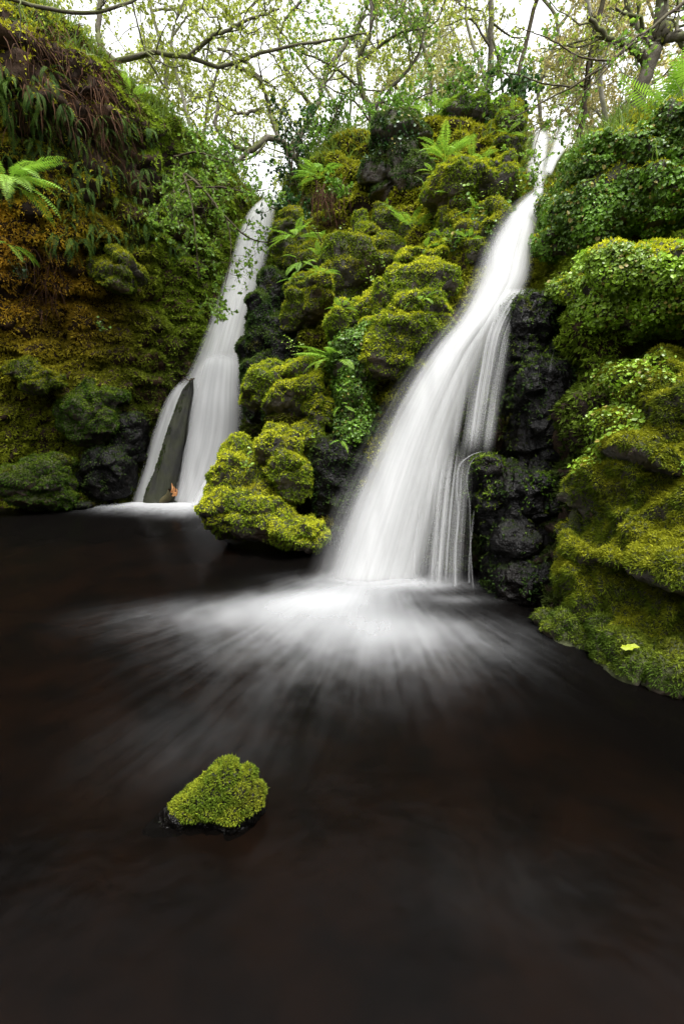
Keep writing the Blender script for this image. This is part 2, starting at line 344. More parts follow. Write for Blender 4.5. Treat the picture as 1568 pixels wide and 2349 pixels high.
def make_cliff():
    A = np.array([spline(c, MR) for c in cols])                       # columns x rows
    NCc = 340; t = np.linspace(0, len(cols)-1, NCc); k = np.clip(t.astype(int), 0, len(cols)-2); s = (t-k)[:, None, None]
    Mt = np.gradient(A, axis=0)
    S = (2*s**3-3*s**2+1)*A[k] + (s**3-2*s**2+s)*Mt[k] + (-2*s**3+3*s**2)*A[k+1] + (s**3-s**2)*Mt[k+1]
    # woodland floor behind the crest, running back and up
    crest = S[:, -1]; out = []
    ctr = np.array([-.3, 1.0])
    dr = nrm(np.c_[crest[:, :2]-ctr, np.zeros(NCc)])
    dr = nrm(dr*.6 + np.array([0, .4, 0])*(crest[:, 1:2] > 3))
    for d, up in ((.35, .12), (.8, .22), (1.5, .3), (2.6, .45), (4.2, .7), (6.5, 1.1), (10, 1.9), (16, 3.2), (26, 5.5), (45, 10), (90, 20)):
        q = crest + dr*d; q[:, 2] += up; out.append(q)
    S = np.concatenate([S, np.stack(out, 1)], 1); R = S.shape[1]
    V = S.reshape(-1, 3); i = np.arange(NCc-1)[:, None]*R + np.arange(R-1)[None]; i = i.ravel()
    T = np.concatenate([np.c_[i, i+R, i+R+1], np.c_[i, i+R+1, i+1]])
    N = vnormals(V, T)
    row = np.tile(np.arange(R), NCc); fade = np.clip((MR+3-row)/12., .25, 1)
    d = .16*perlin(V*1.5) + .10*perlin(V*np.array([2.5, 2.5, 5.5])+5) + .05*perlin(V*np.array([6, 6, 11.])) + .02*perlin(V*17)
    f1, f2, rd, tl = cells((V + .06*np.stack([perlin(V*4), perlin(V*4+7), perlin(V*4+13)], 1))/np.array([.42, .42, .24])); d += .11*(rd-.5) - .09*(1-sstep(f2-f1, 0, .25)) + .16*tl
    V = V + N*(d*fade)[:, None]
    return V, T, row
CV, CT, CROW = make_cliff()
CHUTE = [(1262, 262, 8.2, 60), (1262, 285, 7.4, 60), (1258, 320, 6.9, 60), (1245, 360, 6.4, 55), (1236, 400, 6.0, 40), (1232, 440, 5.7, 35), (1210, 475, 5.35, 45), (1188, 520, 5.1, 60), (1165, 580, 4.9, 70), (1148, 650, 4.7, 75), (1128, 690, 4.6, 70), (1098, 740, 4.45, 70), (1055, 800, 4.35, 80), (1000, 900, 4.2, 95), (960, 1000, 4.1, 110), (925, 1100, 4.0, 120), (890, 1200, 3.9, 130), (860, 1330, 3.75, 135),
         (620, 455, 9.3, 30), (600, 490, 9.0, 45), (585, 540, 8.6, 50), (565, 620, 8.2, 52), (540, 700, 7.9, 55), (515, 780, 7.6, 60), (495, 850, 7.4, 70), (470, 950, 7.25, 90), (440, 1060, 7.1, 100), (410, 1165, 7.0, 105)]
def carve(V, margin=.22):
    # keep the bed of each stream behind its water
    for a, b in zip(CHUTE[:-1], CHUTE[1:]):
        if a[0]-b[0] > 200: continue
        for f in (0, .33, .67):
            u, v, Y, w = [a[k]*(1-f)+b[k]*f for k in range(4)]; c = P(u, v, Y); m = pxm(u, v, Y)
            k = (np.abs(V[:, 0]-c[0]) < w*m+.10) & (np.abs(V[:, 2]-c[2]) < .16) & (V[:, 1] < Y+margin) & (V[:, 1] > Y-1.2)
            V[k, 1] = Y + margin
carve(CV)
CN = vnormals(CV, CT)
cliff = tag(mk('cliff', CV, CT, M_CLIFF, sm=True), kind='structure')
FACE = CT[(CROW[CT] <= MR+1).all(1)]
TOP = CT[(CROW[CT] >= MR-12).all(1) & (CV[CT].max(1)[:, 1] < 13)]

# ground under everything, pool bed, pool
def sheet(name, x0, x1, y0, y1, z, n, mat, amp=0, sc=1.0):
    X, Yy = np.meshgrid(np.linspace(x0, x1, n), np.linspace(y0, y1, n)); V = np.c_[X.ravel(), Yy.ravel(), np.full(n*n, float(z))]
    if amp: V[:, 2] += amp*perlin(V*sc) + amp*.5*perlin(V*sc*2.3)
    i = (np.arange(n-1)[:, None]*n + np.arange(n-1)[None]).ravel()
    return mk(name, V, np.c_[i, i+1, i+n+1, i+n], mat, sm=True)
tag(sheet('ground', -400, 400, -400, 400, -1.3, 40, M_SOIL), kind='structure')
tag(sheet('pool_bed', -8, 6, -6, 9, -.45, 120, M_BED, .10, 1.7), kind='structure')
tag(sheet('pool', -9, 7, -8, 10, 0, 8, M_POOL), kind='structure')

def unseen_sky_blocker():  # unseen bank added behind the camera to block low sky light
    n = 60; X, A = np.meshgrid(np.linspace(-26, 26, n), np.linspace(0, 1, 40)); Y = -3.4 - A*16 - .012*X**2*0; Z = -.9 + 1.2*sstep(A, 0, .08) + 11*sstep(A, .05, 1.0)
    V = np.c_[X.ravel(), Y.ravel(), Z.ravel()]; V[:, 1] += .012*V[:, 0]**2; V += (.35*perlin(V*.7) + .15*perlin(V*2))[:, None]*np.array([0, .6, .8])
    i = (np.arange(39)[:, None]*n + np.arange(n-1)[None]).ravel(); tag(mk('unseen_sky_blocker', V, np.c_[i, i+n, i+n+1, i+1], M_SOIL, sm=True), kind='structure')
unseen_sky_blocker()
# moss on the cliff face, tinted by place
TINT = [(P(110, 700, 6.4), .9, MOSS_O*1.5), (P(90, 560, 6.2), .8, MOSS_O*1.6), (P(200, 720, 6.6), .45, MOSS_O*1.2), (P(120, 430, 6), .7, MOSS_Y*1.1),
        (P(370, 640, 7.3), 1.1, MOSS_G*1.1), (P(320, 820, 7), .9, MOSS_G*.8), (P(100, 950, 6.6), 1.2, MOSS_Y*.8), (P(200, 950, 6.8), 1.0, MOSS_G*.8),
        (P(330, 1020, 7), .9, MOSS_D*.6), (P(430, 900, 7.5), .8, MOSS_D*.5), (P(100, 1100, 6.6), .7, MOSS_G*.55), (P(640, 700, 6.4), .7, MOSS_D*.8),
        (P(800, 600, 6.0), .9, MOSS_Y*.75), (P(1000, 560, 5.6), .9, MOSS_Y*.7), (P(1250, 1100, 3.7), .6, MOSS_D*.5), (P(1450, 700, 3.6), .8, MOSS_G)]
def place_tint(p):
    w = np.stack([np.exp(-((p-c)**2).sum(1)/(r*r)) for c, r, _ in TINT], 1) + 1e-4
    return 1.35*(w/w.sum(1, keepdims=True)) @ np.array([c for *_, c in TINT])
WETC = [(P(345, 1040, 7.1), .75), (P(430, 880, 7.6), .55), (P(1240, 1000, 3.7), .6), (P(1200, 1250, 3.4), .6), (P(560, 800, 6.9), .45), (P(110, 760, 6.4), .28), (P(60, 470, 6.0), .2), (P(60, 180, 5.9), .9), (P(180, 200, 6.2), .75), (P(210, 330, 6.4), .6), (P(310, 400, 7.0), .6), (P(380, 420, 7.4), .5)]
def dry(p):
    k = np.ones(len(p))
    for c, r in WETC: k *= 1-.9*np.exp(-((p-c)**2).sum(1)/(r*r))
    return k
def in_frame(p, m=.08):
    q = p - np.array([0, 0, CAMZ]); fw = q[:, 1]*cp + q[:, 2]*sp; up = -q[:, 1]*sp + q[:, 2]*cp
    return (fw > .2) & (np.abs(q[:, 0]/fw) < CX/F+m) & (np.abs(up/fw) < CY/F+m)
def faces_pool(p, n, tol=-.3):
    return (n*nrm(np.array([0, 0, CAMZ])-p)).sum(1) > tol
def moss_on(V, T, dens, rng, tint, ln, wd, k=4, need=.25, lens=False, cover=.5, droop=.35, mz=.012):
    def keep(p, n):
        f = cover + .75*n[:, 2] + .7*perlin(p*4.0) + .4*perlin(p*13.0)
        return (f*dry(p) > rng.random(len(p))*.5 + need - .25) & in_frame(p, .2) & faces_pool(p, n) & (p[:, 2] > mz + .03*perlin(p*9))
    p, n = sample(V, T, dens, rng, keep)
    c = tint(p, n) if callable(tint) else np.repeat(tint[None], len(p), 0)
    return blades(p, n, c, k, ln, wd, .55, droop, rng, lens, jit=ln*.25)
def cliff_tint(p, n):
    c = place_tint(p); t = sstep(perlin(p*2.2) + .4*perlin(p*7), -.5, .6)
    return mixc(c*.75, c*1.15, t)
mv = moss_on(CV, FACE, 2300, RNG, cliff_tint, .036, .021, 3, cover=.85)
tag(mk('moss', mv[0], mv[1], M_MOSS, cliff, col=mv[2]), kind='stuff')

# ------------------------------------------------------------------ boulders
ICO = None
def ico(n=3):
    global ICO
    if ICO is None:
        import bmesh
        b = bmesh.new(); bmesh.ops.create_icosphere(b, subdivisions=n, radius=1)
        ICO = (np.array([v.co[:] for v in b.verts]), np.array([[v.index for v in f.verts] for f in b.faces])); b.free()
    return ICO
def rock_mesh(lobes, vox, amp, seed, block=.75, sm=4, fine=1.0, blk=.06, bs=.5, sub=3):
    """one closed stone grown from overlapping blunt lobes (u, v, Y, half width px, half height px, half depth m[, tilt deg])"""
    I, IT = ico(); Vs, Ts, o = [], [], 0; srng = np.random.default_rng(seed+900)
    for lb in lobes:
        u, v, Y, ru, rv, rd = lb[:6]; m = pxm(u, v, Y); c = P(u, v, Y)
        q = np.sign(I)*np.abs(I)**block; q = q*np.array([ru*m, rd, rv*m])
        if len(lb) > 6:
            a = math.radians(lb[6]); ca, sa = math.cos(a), math.sin(a)
            q = np.c_[q[:, 0]*ca - q[:, 2]*sa, q[:, 1], q[:, 0]*sa + q[:, 2]*ca]
        Vs.append(q*(.93 if sub else 1)+c); Ts.append(IT+o); o += len(I)
        for _ in range(sub):
            dd = nrm(srng.normal(size=3)*np.array([1, 1, 1.0])); h = np.array([ru*m, rd, rv*m]); k = srng.uniform(.35, .7, 3)*h.mean()
            Rm = np.array(Matrix.Rotation(srng.uniform(-.6, .6), 3, 'Y') @ Matrix.Rotation(srng.uniform(-.6, .6), 3, 'X'))
            Vs.append((np.sign(I)*np.abs(I)**.5*k) @ Rm.T + c + dd*h*.72); Ts.append(IT+o); o += len(I)
    V = np.concatenate(Vs); T = np.concatenate(Ts)
    me = bpy.data.meshes.new('tmp'); me.from_pydata(V.tolist(), [], T.tolist()); ob = bpy.data.objects.new('tmp', me); COL.objects.link(ob)
    md = ob.modifiers.new('r', 'REMESH'); md.mode = 'VOXEL'; md.voxel_size = vox
    dg = bpy.context.evaluated_depsgraph_get(); ev = ob.evaluated_get(dg); m2 = ev.to_mesh(); m2.calc_loop_triangles()
    V = np.empty(len(m2.vertices)*3); m2.vertices.foreach_get('co', V); V = V.reshape(-1, 3)
    T = np.empty(len(m2.loop_triangles)*3, np.int32); m2.loop_triangles.foreach_get('vertices', T); T = T.reshape(-1, 3)
    ev.to_mesh_clear(); bpy.data.objects.remove(ob); bpy.data.meshes.remove(me)
    V = smooth(V, T, sm); N = vnormals(V, T); S = amp; q = V + seed*3.7
    L = S*3.2
    d = S*perlin(q/L) + S*.5*perlin(q/L*2.4) + fine*(.018*perlin(q*7) + .012*perlin(q*17) + .007*perlin(q*40))*min(1, S/.05)
    d -= fine*.02*np.clip(.16-np.abs(perlin(q/L*1.3+9)), 0, 1)/.16*min(1, S/.05)      # clefts
    if blk:
        wq = q + .04*np.stack([perlin(q*5), perlin(q*5+7), perlin(q*5+13)], 1)
        f1, f2, rd, tl = cells(wq/np.array([1.5, 1.5, .9])/bs); d += blk*((rd-.5)*1.1 - .7*(1-sstep(f2-f1, 0, .12)) + 1.9*tl)
    return V + N*d[:, None], T
TRI = [0]
def boulder(name, label, lobes, tint, vox=.03, amp=.045, seed=1, dens=5400, ln=.020, wd=.0125, k=3, cover=.55, mat=None, block=.55,
            leaves=None, lens=False, droop=.35, cat='boulder', sm=4, fine=1.0, blk=.06, bs=.5, sub=3, mz=.012, gain=1.4):
    if mat is M_WET and sub: fine, blk, sub, sm, block = .45, min(blk, .03), 1, 8, .6
    V, T = rock_mesh(lobes, vox, amp, seed, block, sm, fine, blk, bs, sub); rng = np.random.default_rng(seed+100)
    loc = np.array([V[:, 0].mean(), V[:, 1].mean(), max(V[:, 2].min(), 0)])
    root = empty(name, loc, label, cat)
    mk('stone', V, T, mat or M_ROCK, root, loc, sm=True)
    if dens:
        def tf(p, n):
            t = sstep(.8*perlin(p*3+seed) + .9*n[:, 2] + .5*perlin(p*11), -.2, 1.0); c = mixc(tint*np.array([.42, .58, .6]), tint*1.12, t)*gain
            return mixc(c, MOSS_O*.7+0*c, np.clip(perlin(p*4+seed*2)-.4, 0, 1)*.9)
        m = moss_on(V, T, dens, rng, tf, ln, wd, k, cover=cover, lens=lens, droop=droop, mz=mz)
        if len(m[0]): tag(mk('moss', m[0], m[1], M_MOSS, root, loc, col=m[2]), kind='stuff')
    if leaves:
        d, size, fn, c = leaves
        def keep(p, n): return fn(p, n) & in_frame(p, .2) & faces_pool(p, n) & (p[:, 2] > .03)
        p, n = sample(V, T, d, rng, keep)
        cc = mixc(c*.6+0*p, c*1.25+0*p, sstep(perlin(p*4+3) + .5*perlin(p*13), -.5, .6))
        big = rng.random(len(p)) < .10; old = rng.random(len(p)) < .05; cc[old] = np.array([.26, .22, .04])
        q = join([flat_leaves(p[~big], n[~big], cc[~big], size, rng, .5, size*.6), flat_leaves(p[big], n[big], cc[big]*.9, size*1.35, rng, .6, size*1.0)])
        tag(mk('leaf_cover', q[0], q[1], M_COVER, root, loc, col=q[2]), kind='stuff')
    return root, V, T
def patch(*blobs):
    B = [(P(u, v, Y), r) for u, v, Y, r in blobs]
    def f(p, n):
        w = sum(np.exp(-((p-c)**2).sum(1)/(r*r)) for c, r in B)
        return w + .35*perlin(p*6) + .1*n[:, 2] > .45
    return f
LG = np.array([.105, .21, .018]); LB = np.array([.22, .36, .025]); LD = np.array([.028, .075, .016])
ROCKS = {}
def B(key, *a, **k): ROCKS[key] = boulder(*a, **k)
# --- stack of boulders between the two falls
B('upper', 'boulder', 'squarish moss topped boulder with bare underside, balanced above the mound between the falls',
  [(618, 888, 5.2, 50, 52, .26), (692, 868, 5.2, 42, 50, .26), (652, 900, 5.25, 70, 38, .24)], MOSS_Y*.85, seed=1, vox=.022, cover=.5, block=.65, blk=.04)
B('wedge', 'boulder', 'small mossy wedge boulder leaning beside the green ground cover and the bright fern',
  [(735, 945, 5.05, 30, 42, .2, 25), (708, 1000, 5.0, 30, 32, .2)], MOSS_Y*.7, seed=2, vox=.022)
B('moundtop', 'boulder', 'rounded mossy boulder with bare reddish patch sitting on the mound in the pool',
  [(655, 1020, 4.85, 52, 45, .28), (668, 1095, 4.8, 55, 65, .28), (625, 1040, 4.9, 34, 60, .2)], MOSS_Y*.75, seed=3, vox=.02, cover=.55, block=.8, blk=.04)
B('mound', 'boulder', 'wide lumpy moss covered mound rising from the pool between the falls',
  [(548, 1045, 4.95, 38, 62, .25), (530, 1110, 4.85, 48, 60, .28), (590, 1175, 4.65, 104, 68, .38), (690, 1220, 4.5, 66, 36, .3), (508, 1185, 4.75, 40, 62, .3), (570, 1110, 4.85, 76, 80, .3)],
  MOSS_Y*.8, seed=4, vox=.022, cover=.6, block=.85, blk=.04)
# --- stepped outcrop
B('spill', 'boulder', 'big cushion of yellow moss on the boulder whose side the larger waterfall wets',
  [(900, 690, 5.15, 55, 62, .32), (985, 660, 5.15, 62, 38, .35), (960, 745, 4.95, 85, 62, .3), (890, 800, 4.95, 48, 62, .28)], MOSS_Y*.9, seed=5, cover=.62)
B('slab', 'boulder', 'flat mossy slab above the bright fern on the outcrop between the falls',
  [(800, 745, 5.3, 60, 38, .3, 20), (850, 720, 5.3, 40, 30, .25)], MOSS_Y*.95, seed=6)
B('greenface', 'boulder', 'steep rock face hidden under dark green small leaved ground cover',
  [(815, 860, 5.05, 52, 110, .25), (810, 970, 4.95, 45, 60, .22)], MOSS_G*.7, seed=7, dens=1500,
  leaves=(7000, .028, lambda p, n: perlin(p*7) > -.35, LG))
B('shadow', 'boulder', 'dark wet rock in the cleft behind the larger waterfall', [(770, 1110, 4.85, 58, 120, .25), (830, 1200, 4.6, 70, 90, .25)], MOSS_D, seed=8, dens=1500, cover=.3, mat=M_WET)
B('fallside', 'boulder', 'black wet rock wall along the edge of the smaller waterfall',
  [(600, 770, 6.3, 34, 110, .4), (630, 690, 6.6, 40, 70, .4), (585, 900, 6.0, 26, 80, .35), (640, 800, 6.2, 50, 80, .3)], MOSS_D*1.3, seed=9, cover=.3, mat=M_WET)
B('step', 'boulder', 'angular mossy step with bare grey stones in its face',
  [(740, 690, 5.9, 50, 62, .35), (800, 630, 6.0, 62, 66, .4), (868, 600, 6.0, 45, 38, .3), (690, 700, 6.0, 34, 60, .3)], MOSS_Y*.65, seed=10, block=.62, amp=.06)
B('ledge', 'boulder', 'low mossy ledge directly above the big yellow moss cushion', [(965, 600, 5.6, 70, 28, .35), (1010, 570, 5.7, 50, 26, .3)], MOSS_Y*.9, seed=11, cover=.6)
B('post', 'boulder', 'narrow upright mossy rock on top of the outcrop beside brown roots', [(822, 520, 6.3, 24, 42, .22), (835, 560, 6.2, 50, 26, .25)], MOSS_Y*.8, seed=12, block=.6)
B('post2', 'boulder', 'blocky brown rock with mossy crown at the foot of a small fern', [(885, 525, 6.3, 36, 42, .28), (930, 550, 6.2, 40, 30, .25)], MOSS_Y*.6, seed=13, block=.6, cover=.35)
B('leftpost', 'boulder', 'mossy rock beside the lip of the smaller waterfall with a drooping fern', [(668, 570, 6.9, 42, 60, .35), (700, 620, 6.6, 45, 45, .3)], MOSS_Y*.55, seed=14)
B('wetledge', 'boulder', 'dark leafy ledge touching the upper slide of the larger waterfall', [(1105, 535, 5.45, 55, 34, .3, 15), (1040, 525, 5.75, 52, 40, .3), (1080, 575, 5.3, 55, 30, .25)], MOSS_Y*.7, seed=15,
  leaves=(1500, .03, lambda p, n: perlin(p*5) > .05, LG))
B('dome', 'boulder', 'large rounded moss dome beside the narrow chute of the larger waterfall', [(1055, 440, 5.75, 64, 50, .4), (1126, 432, 5.75, 50, 52, .4)], MOSS_Y*.85, seed=16, cover=.6)
B('tall', 'boulder', 'tall dark upright boulder with thin moss and ivy, highest of the outcrop', [(905, 370, 6.9, 66, 96, .45), (950, 420, 6.7, 40, 60, .35)], MOSS_D*1.6, seed=17, cover=.4, block=.65,
  leaves=(500, .035, patch((870, 320, 6.5, .25), (930, 290, 6.5, .2)), LD*1.3))
B('topmid', 'boulder', 'mossy boulder at the crest left of the split cascade', [(1148, 318, 6.6, 44, 48, .36), (1160, 360, 6.5, 34, 28, .3)], MOSS_Y*.7, seed=18, cover=.6)
B('crest', 'boulder', 'mossy hump at the crest behind the large bright fern', [(1060, 300, 7.2, 60, 55, .45)], MOSS_G, seed=19, cover=.6)
# --- right bank
B('leafwall', 'boulder', 'huge block smothered in dark green small leaves with a mossy rim',
  [(1354, 506, 4.6, 82, 92, .5), (1450, 450, 4.5, 92, 124, .6), (1570, 420, 4.4, 120, 135, .6), (1700, 430, 4.2, 110, 140, .6)], MOSS_Y*1.0, seed=20, dens=2500, cover=.25, amp=.05, block=.55, vox=.035,
  leaves=(9000, .028, lambda p, n: (n[:, 2] < .40 + .3*perlin(p*4)) & (.55*perlin(p*3.1)+.7*perlin(p*9) > -.42), LG*1.25))
B('leafmound', 'boulder', 'mound of bright green clover like leaves below the dark leafy block',
  [(1400, 690, 3.75, 86, 86, .4), (1510, 680, 3.6, 95, 86, .5), (1640, 690, 3.4, 120, 90, .5), (1345, 640, 3.9, 40, 40, .3)], MOSS_Y*1.05, seed=21, dens=3500, cover=.35, amp=.05, vox=.03,
  leaves=(11000, .025, lambda p, n: (n[:, 2] < .62+.4*perlin(p*5)) & (perlin(p*4.3)+.4*perlin(p*9) > -.35), LB*1.15))
B('bank', 'boulder', 'great sloping bank of shaggy moss whose foot dips in the pool',
  [(1500, 930, 3.3, 100, 90, .4), (1640, 930, 3.0, 130, 110, .5), (1450, 1110, 3.05, 100, 120, .4), (1580, 1150, 2.8, 130, 150, .45), (1420, 1020, 3.2, 70, 90, .35), (1470, 1230, 2.9, 130, 110, .4), (1450, 1450, 2.65, 120, 90, .35), (1360, 1400, 2.85, 70, 90, .3), (1570, 1030, 3.0, 130, 110, .4), (1400, 1330, 2.85, 100, 120, .35), (1530, 1350, 2.6, 120, 150, .4), (1660, 1400, 2.4, 120, 200, .4)],
  MOSS_Y*.75, seed=22, gain=.86, dens=15000, ln=.019, wd=.0075, k=3, cover=.55, droop=.45, amp=.055, vox=.024,
  leaves=(3000, .024, patch((1350, 900, 3.2, .35), (1340, 1000, 3.1, .2), (1370, 820, 3.3, .3)), LB*1.0))
B('foot', 'boulder', 'low mossy toe of rock with red brown bare top holding a fallen leaf',
  [(1330, 1480, 2.72, 80, 62, .26), (1420, 1520, 2.5, 80, 62, .26), (1520, 1560, 2.3, 80, 62, .26), (1640, 1610, 2.15, 100, 70, .3)], MOSS_Y*np.array([.46, .56, .8]), seed=23, gain=.72, dens=13000, ln=.018, wd=.007, k=3, droop=.6, cover=.45, vox=.02, amp=.045)
B('wet', 'boulder', 'black dripping wet rock beside the larger waterfall',
  [(1200, 790, 4.35, 70, 120, .4), (1230, 960, 4.05, 72, 150, .4), (1190, 1200, 3.75, 80, 150, .35), (1200, 1350, 3.45, 90, 90, .3), (1262, 1180, 3.6, 40, 100, .3)], MOSS_D*1.2, seed=24, dens=3000, cover=.12, mat=M_WET, amp=.04, vox=.016, fine=1.0, blk=.04, bs=.34, sub=1)
B('bulge', 'boulder', 'knob of dark wet rock that parts the thin trickles', [(1115, 1090, 3.85, 40, 52, .2), (1130, 1160, 3.8, 44, 80, .2)], MOSS_G*.6, seed=25, dens=3000, cover=.2, mat=M_WET, vox=.02)
B('wetknob', 'boulder', 'small moss capped knob low on the black wet rock', [(1235, 1120, 3.5, 42, 36, .14), (1225, 1170, 3.48, 32, 26, .12)], MOSS_G*.7, seed=26, dens=4000, cover=.4, mat=M_WET, vox=.02)
# --- lone stone in the pool, small stones under the smaller fall
B('lone', 'boulder', 'lone pointed moss covered rock standing in the dark pool',
  [(526-160*t, (1732+150*t+1906)/2, 1.385-.02*t, 36-4*(1-t), (174-150*t)/2, .08-.03*t) for t in np.linspace(0, 1, 9)] + [(556, 1830, 1.385, 36, 70, .08), (578, 1840, 1.385, 28, 48, .07), (540, 1850, 1.37, 44, 58, .08)], MOSS_Y*np.array([.72, .78, 1]), seed=27,
  dens=60000, ln=.0085, wd=.0034, k=3, lens=True, cover=.55, vox=.006, amp=.012, droop=.15, sm=10, mat=M_WET, block=.9, blk=.004, bs=.05, sub=0, mz=.045, gain=.8)
B('fallstone', 'boulder', 'small smooth stone washed by foam at the foot of the leaning log', [(408, 1155, 6.9, 26, 10, .16)], MOSS_D, seed=28, dens=500, mat=M_WET, vox=.02, amp=.02, blk=.01)
B('fallstone2', 'boulder', 'flat dark stone at the outer end of the foam by the left bank', [(195, 1158, 6.6, 28, 10, .16)], MOSS_D, seed=29, dens=800, mat=M_WET, vox=.02, amp=.02, blk=.01)
# --- ledges of the left bank
B('l1', 'boulder', 'jutting mossy knob high on the left bank beneath hanging ferns', [(275, 640, 6.75, 38, 40, .3), (240, 625, 6.8, 30, 26, .25)], MOSS_Y*.5, seed=30, cover=.75)
B('l2', 'boulder', 'orange tinted mossy shelf low on the left bank', [(100, 865, 6.45, 56, 30, .3), (60, 850, 6.4, 40, 24, .25)], MOSS_Y*.5, seed=31, cover=.75)
B('l3', 'boulder', 'long dark green mossy ledge on the left bank near the smaller waterfall', [(240, 905, 6.85, 60, 26, .3), (210, 960, 6.75, 78, 42, .3)], MOSS_G*.6, seed=32, cover=.75)
B('l4', 'boulder', 'mossy rock at the waterline of the left bank', [(120, 1100, 6.45, 55, 62, .3), (60, 1120, 6.35, 50, 45, .3)], MOSS_G*.55, seed=33, cover=.75)
B('l5', 'boulder', 'bare wet grey rock at the waterline between left bank and log', [(250, 1085, 6.75, 62, 66, .3), (300, 1000, 6.95, 45, 60, .3)], MOSS_D, seed=34, mat=M_WET, cover=.15, dens=2000)

# ------------------------------------------------------------------ falling water
def stream(name, rows, mat, parent, loc, bulge=.06, fwd=0.0, n=90, m=24, top=.25, bot=.3, full=1.0, ed=0):
    """sheet of water between a left and a right edge; rows: (v, u left, u right, Y)"""
    L = spline([P(r[1], r[0], r[3]+fwd) for r in rows], n); R = spline([P(r[2], r[0], r[3]+fwd) for r in rows], n)
    t = np.linspace(0, 1, m)[None, :, None]; V = L[:, None]*(1-t) + R[:, None]*t
    V[..., 1] -= bulge*np.sin(np.pi*t[..., 0])
    V = V + .012*perlin(np.c_[V.reshape(-1, 3)[:, 0]*14, V.reshape(-1, 3)[:, 2]*1.2, V.reshape(-1, 3)[:, 1]]).reshape(n, m, 1)*np.array([0, 1, 0])
    s = np.r_[0, np.cumsum(np.linalg.norm(np.diff((L+R)/2, axis=0), axis=1))]
    uv = np.stack([np.broadcast_to(t[..., 0], (n, m)), np.broadcast_to(s[:, None], (n, m))], -1).reshape(-1, 2)
    a = (sstep(s, 0, top) if top else np.ones(n))*(sstep(s[-1]-s, 0, bot)*(1-.0) if bot else np.ones(n))*full
    c = np.repeat(np.repeat(a, m)[:, None], 3, 1)
    i = (np.arange(n-1)[:, None]*m + np.arange(m-1)[None]).ravel()
    return mk(name, V.reshape(-1, 3), np.c_[i, i+1, i+m+1, i+m], mat, parent, loc, col=c, uv=uv, sm=True)
# smaller fall
w1loc = G(420, 1150)
W1 = empty('waterfall', w1loc, 'smaller silky waterfall sliding down past a leaning log into the pool', 'waterfall')
r1 = [(455, 600, 640, 9.1), (480, 572, 634, 8.9), (520, 550, 630, 8.65), (600, 525, 614, 8.2), (680, 498, 592, 7.9), (760, 468, 572, 7.65), (820, 445, 562, 7.45), (870, 420, 556, 7.3), (950, 385, 555, 7.2), (1060, 345, 540, 7.1), (1165, 310, 500, 7.0)]
stream('water_sheet', r1, M_FALL, W1, w1loc, .10, bot=.1)
stream('water_sheet', r1, M_VEIL, W1, w1loc, .14, -.10, bot=.1)
stream('water_sheet', [(808, 480, 545, 7.3), (830, 462, 556, 7.15), (900, 440, 560, 7.0), (1000, 420, 560, 6.95), (1100, 405, 520, 6.9), (1165, 385, 490, 6.85)], M_FALL, W1, w1loc, .14, bot=.1)
stream('water_sheet', [(862, 425, 456, 7.1), (900, 388, 440, 7.05), (980, 352, 420, 7.0), (1080, 322, 396, 6.95), (1170, 288, 372, 6.85)], M_FALL, W1, w1loc, .04, bot=.1, full=.8)
stream('water_sheet', [(1020, 505, 540, 6.75), (1060, 490, 530, 6.6), (1110, 460, 505, 6.5), (1165, 430, 490, 6.4)], M_FALL, W1, w1loc, .08, top=.2, bot=.1)
# larger fall
w2loc = G(850, 1335)
W2 = empty('waterfall', w2loc, 'larger silky waterfall bursting through a narrow chute and fanning into the pool', 'waterfall')
stream('water_sheet', [(298, 1218, 1258, 6.6), (340, 1216, 1256, 6.35), (390, 1204, 1250, 6.0), (440, 1220, 1246, 5.65), (480, 1205, 1238, 5.35)], M_FALL, W2, w2loc, .06, bot=.1)
stream('water_sheet', [(272, 1285, 1315, 7.2), (300, 1276, 1312, 6.8), (340, 1262, 1300, 6.4), (370, 1250, 1280, 6.2), (410, 1240, 1262, 5.9)], M_FALL, W2, w2loc, .05, bot=.2)
stream('water_sheet', [(300, 1244, 1290, 6.75), (360, 1230, 1270, 6.3), (430, 1224, 1250, 5.75)], M_VEIL, W2, w2loc, .05, bot=.2)
r2 = [(440, 1222, 1244, 5.55), (470, 1182, 1238, 5.25), (520, 1142, 1234, 5.0), (580, 1108, 1226, 4.8), (650, 1084, 1212, 4.6), (690, 1066, 1190, 4.5), (740, 1036, 1160, 4.38), (800, 985, 1125, 4.28), (900, 915, 1088, 4.15), (1000, 862, 1058, 4.05), (1100, 815, 1036, 3.95), (1200, 772, 1015, 3.85), (1300, 738, 990, 3.75), (1345, 722, 975, 3.7)]
stream('water_sheet', r2, M_FALL, W2, w2loc, .12, n=140, top=.1, bot=.12)
stream('water_sheet', [(a, b-14-(a-440)*.03, c+6, d) for a, b, c, d in r2], M_VEIL, W2, w2loc, .16, -.08, n=140, bot=.12)
stream('water_sheet', [(a, b+(c-b)*.12, c-(c-b)*.25, d) for a, b, c, d in r2], M_FALL, W2, w2loc, .10, -.05, n=140, bot=.12)
def trickle(pts, w0, w1, a=1.0):
    pts = np.array(pts, float); rows = [(v, u-w/2, u+w/2, Y) for (u, v, Y), w in zip(pts, np.linspace(w0, w1, len(pts)))]
    stream('trickle', rows, M_TRICK, W2, w2loc, .01, m=6, n=50, top=.15, bot=.05, full=a)
rt = random.Random(4)
fan = [(662, 1150, 1232, 4.42), (690, 1108, 1220, 4.28), (760, 1072, 1182, 4.16), (860, 1052, 1160, 4.06), (960, 1036, 1146, 3.96), (1050, 1022, 1134, 3.86)]
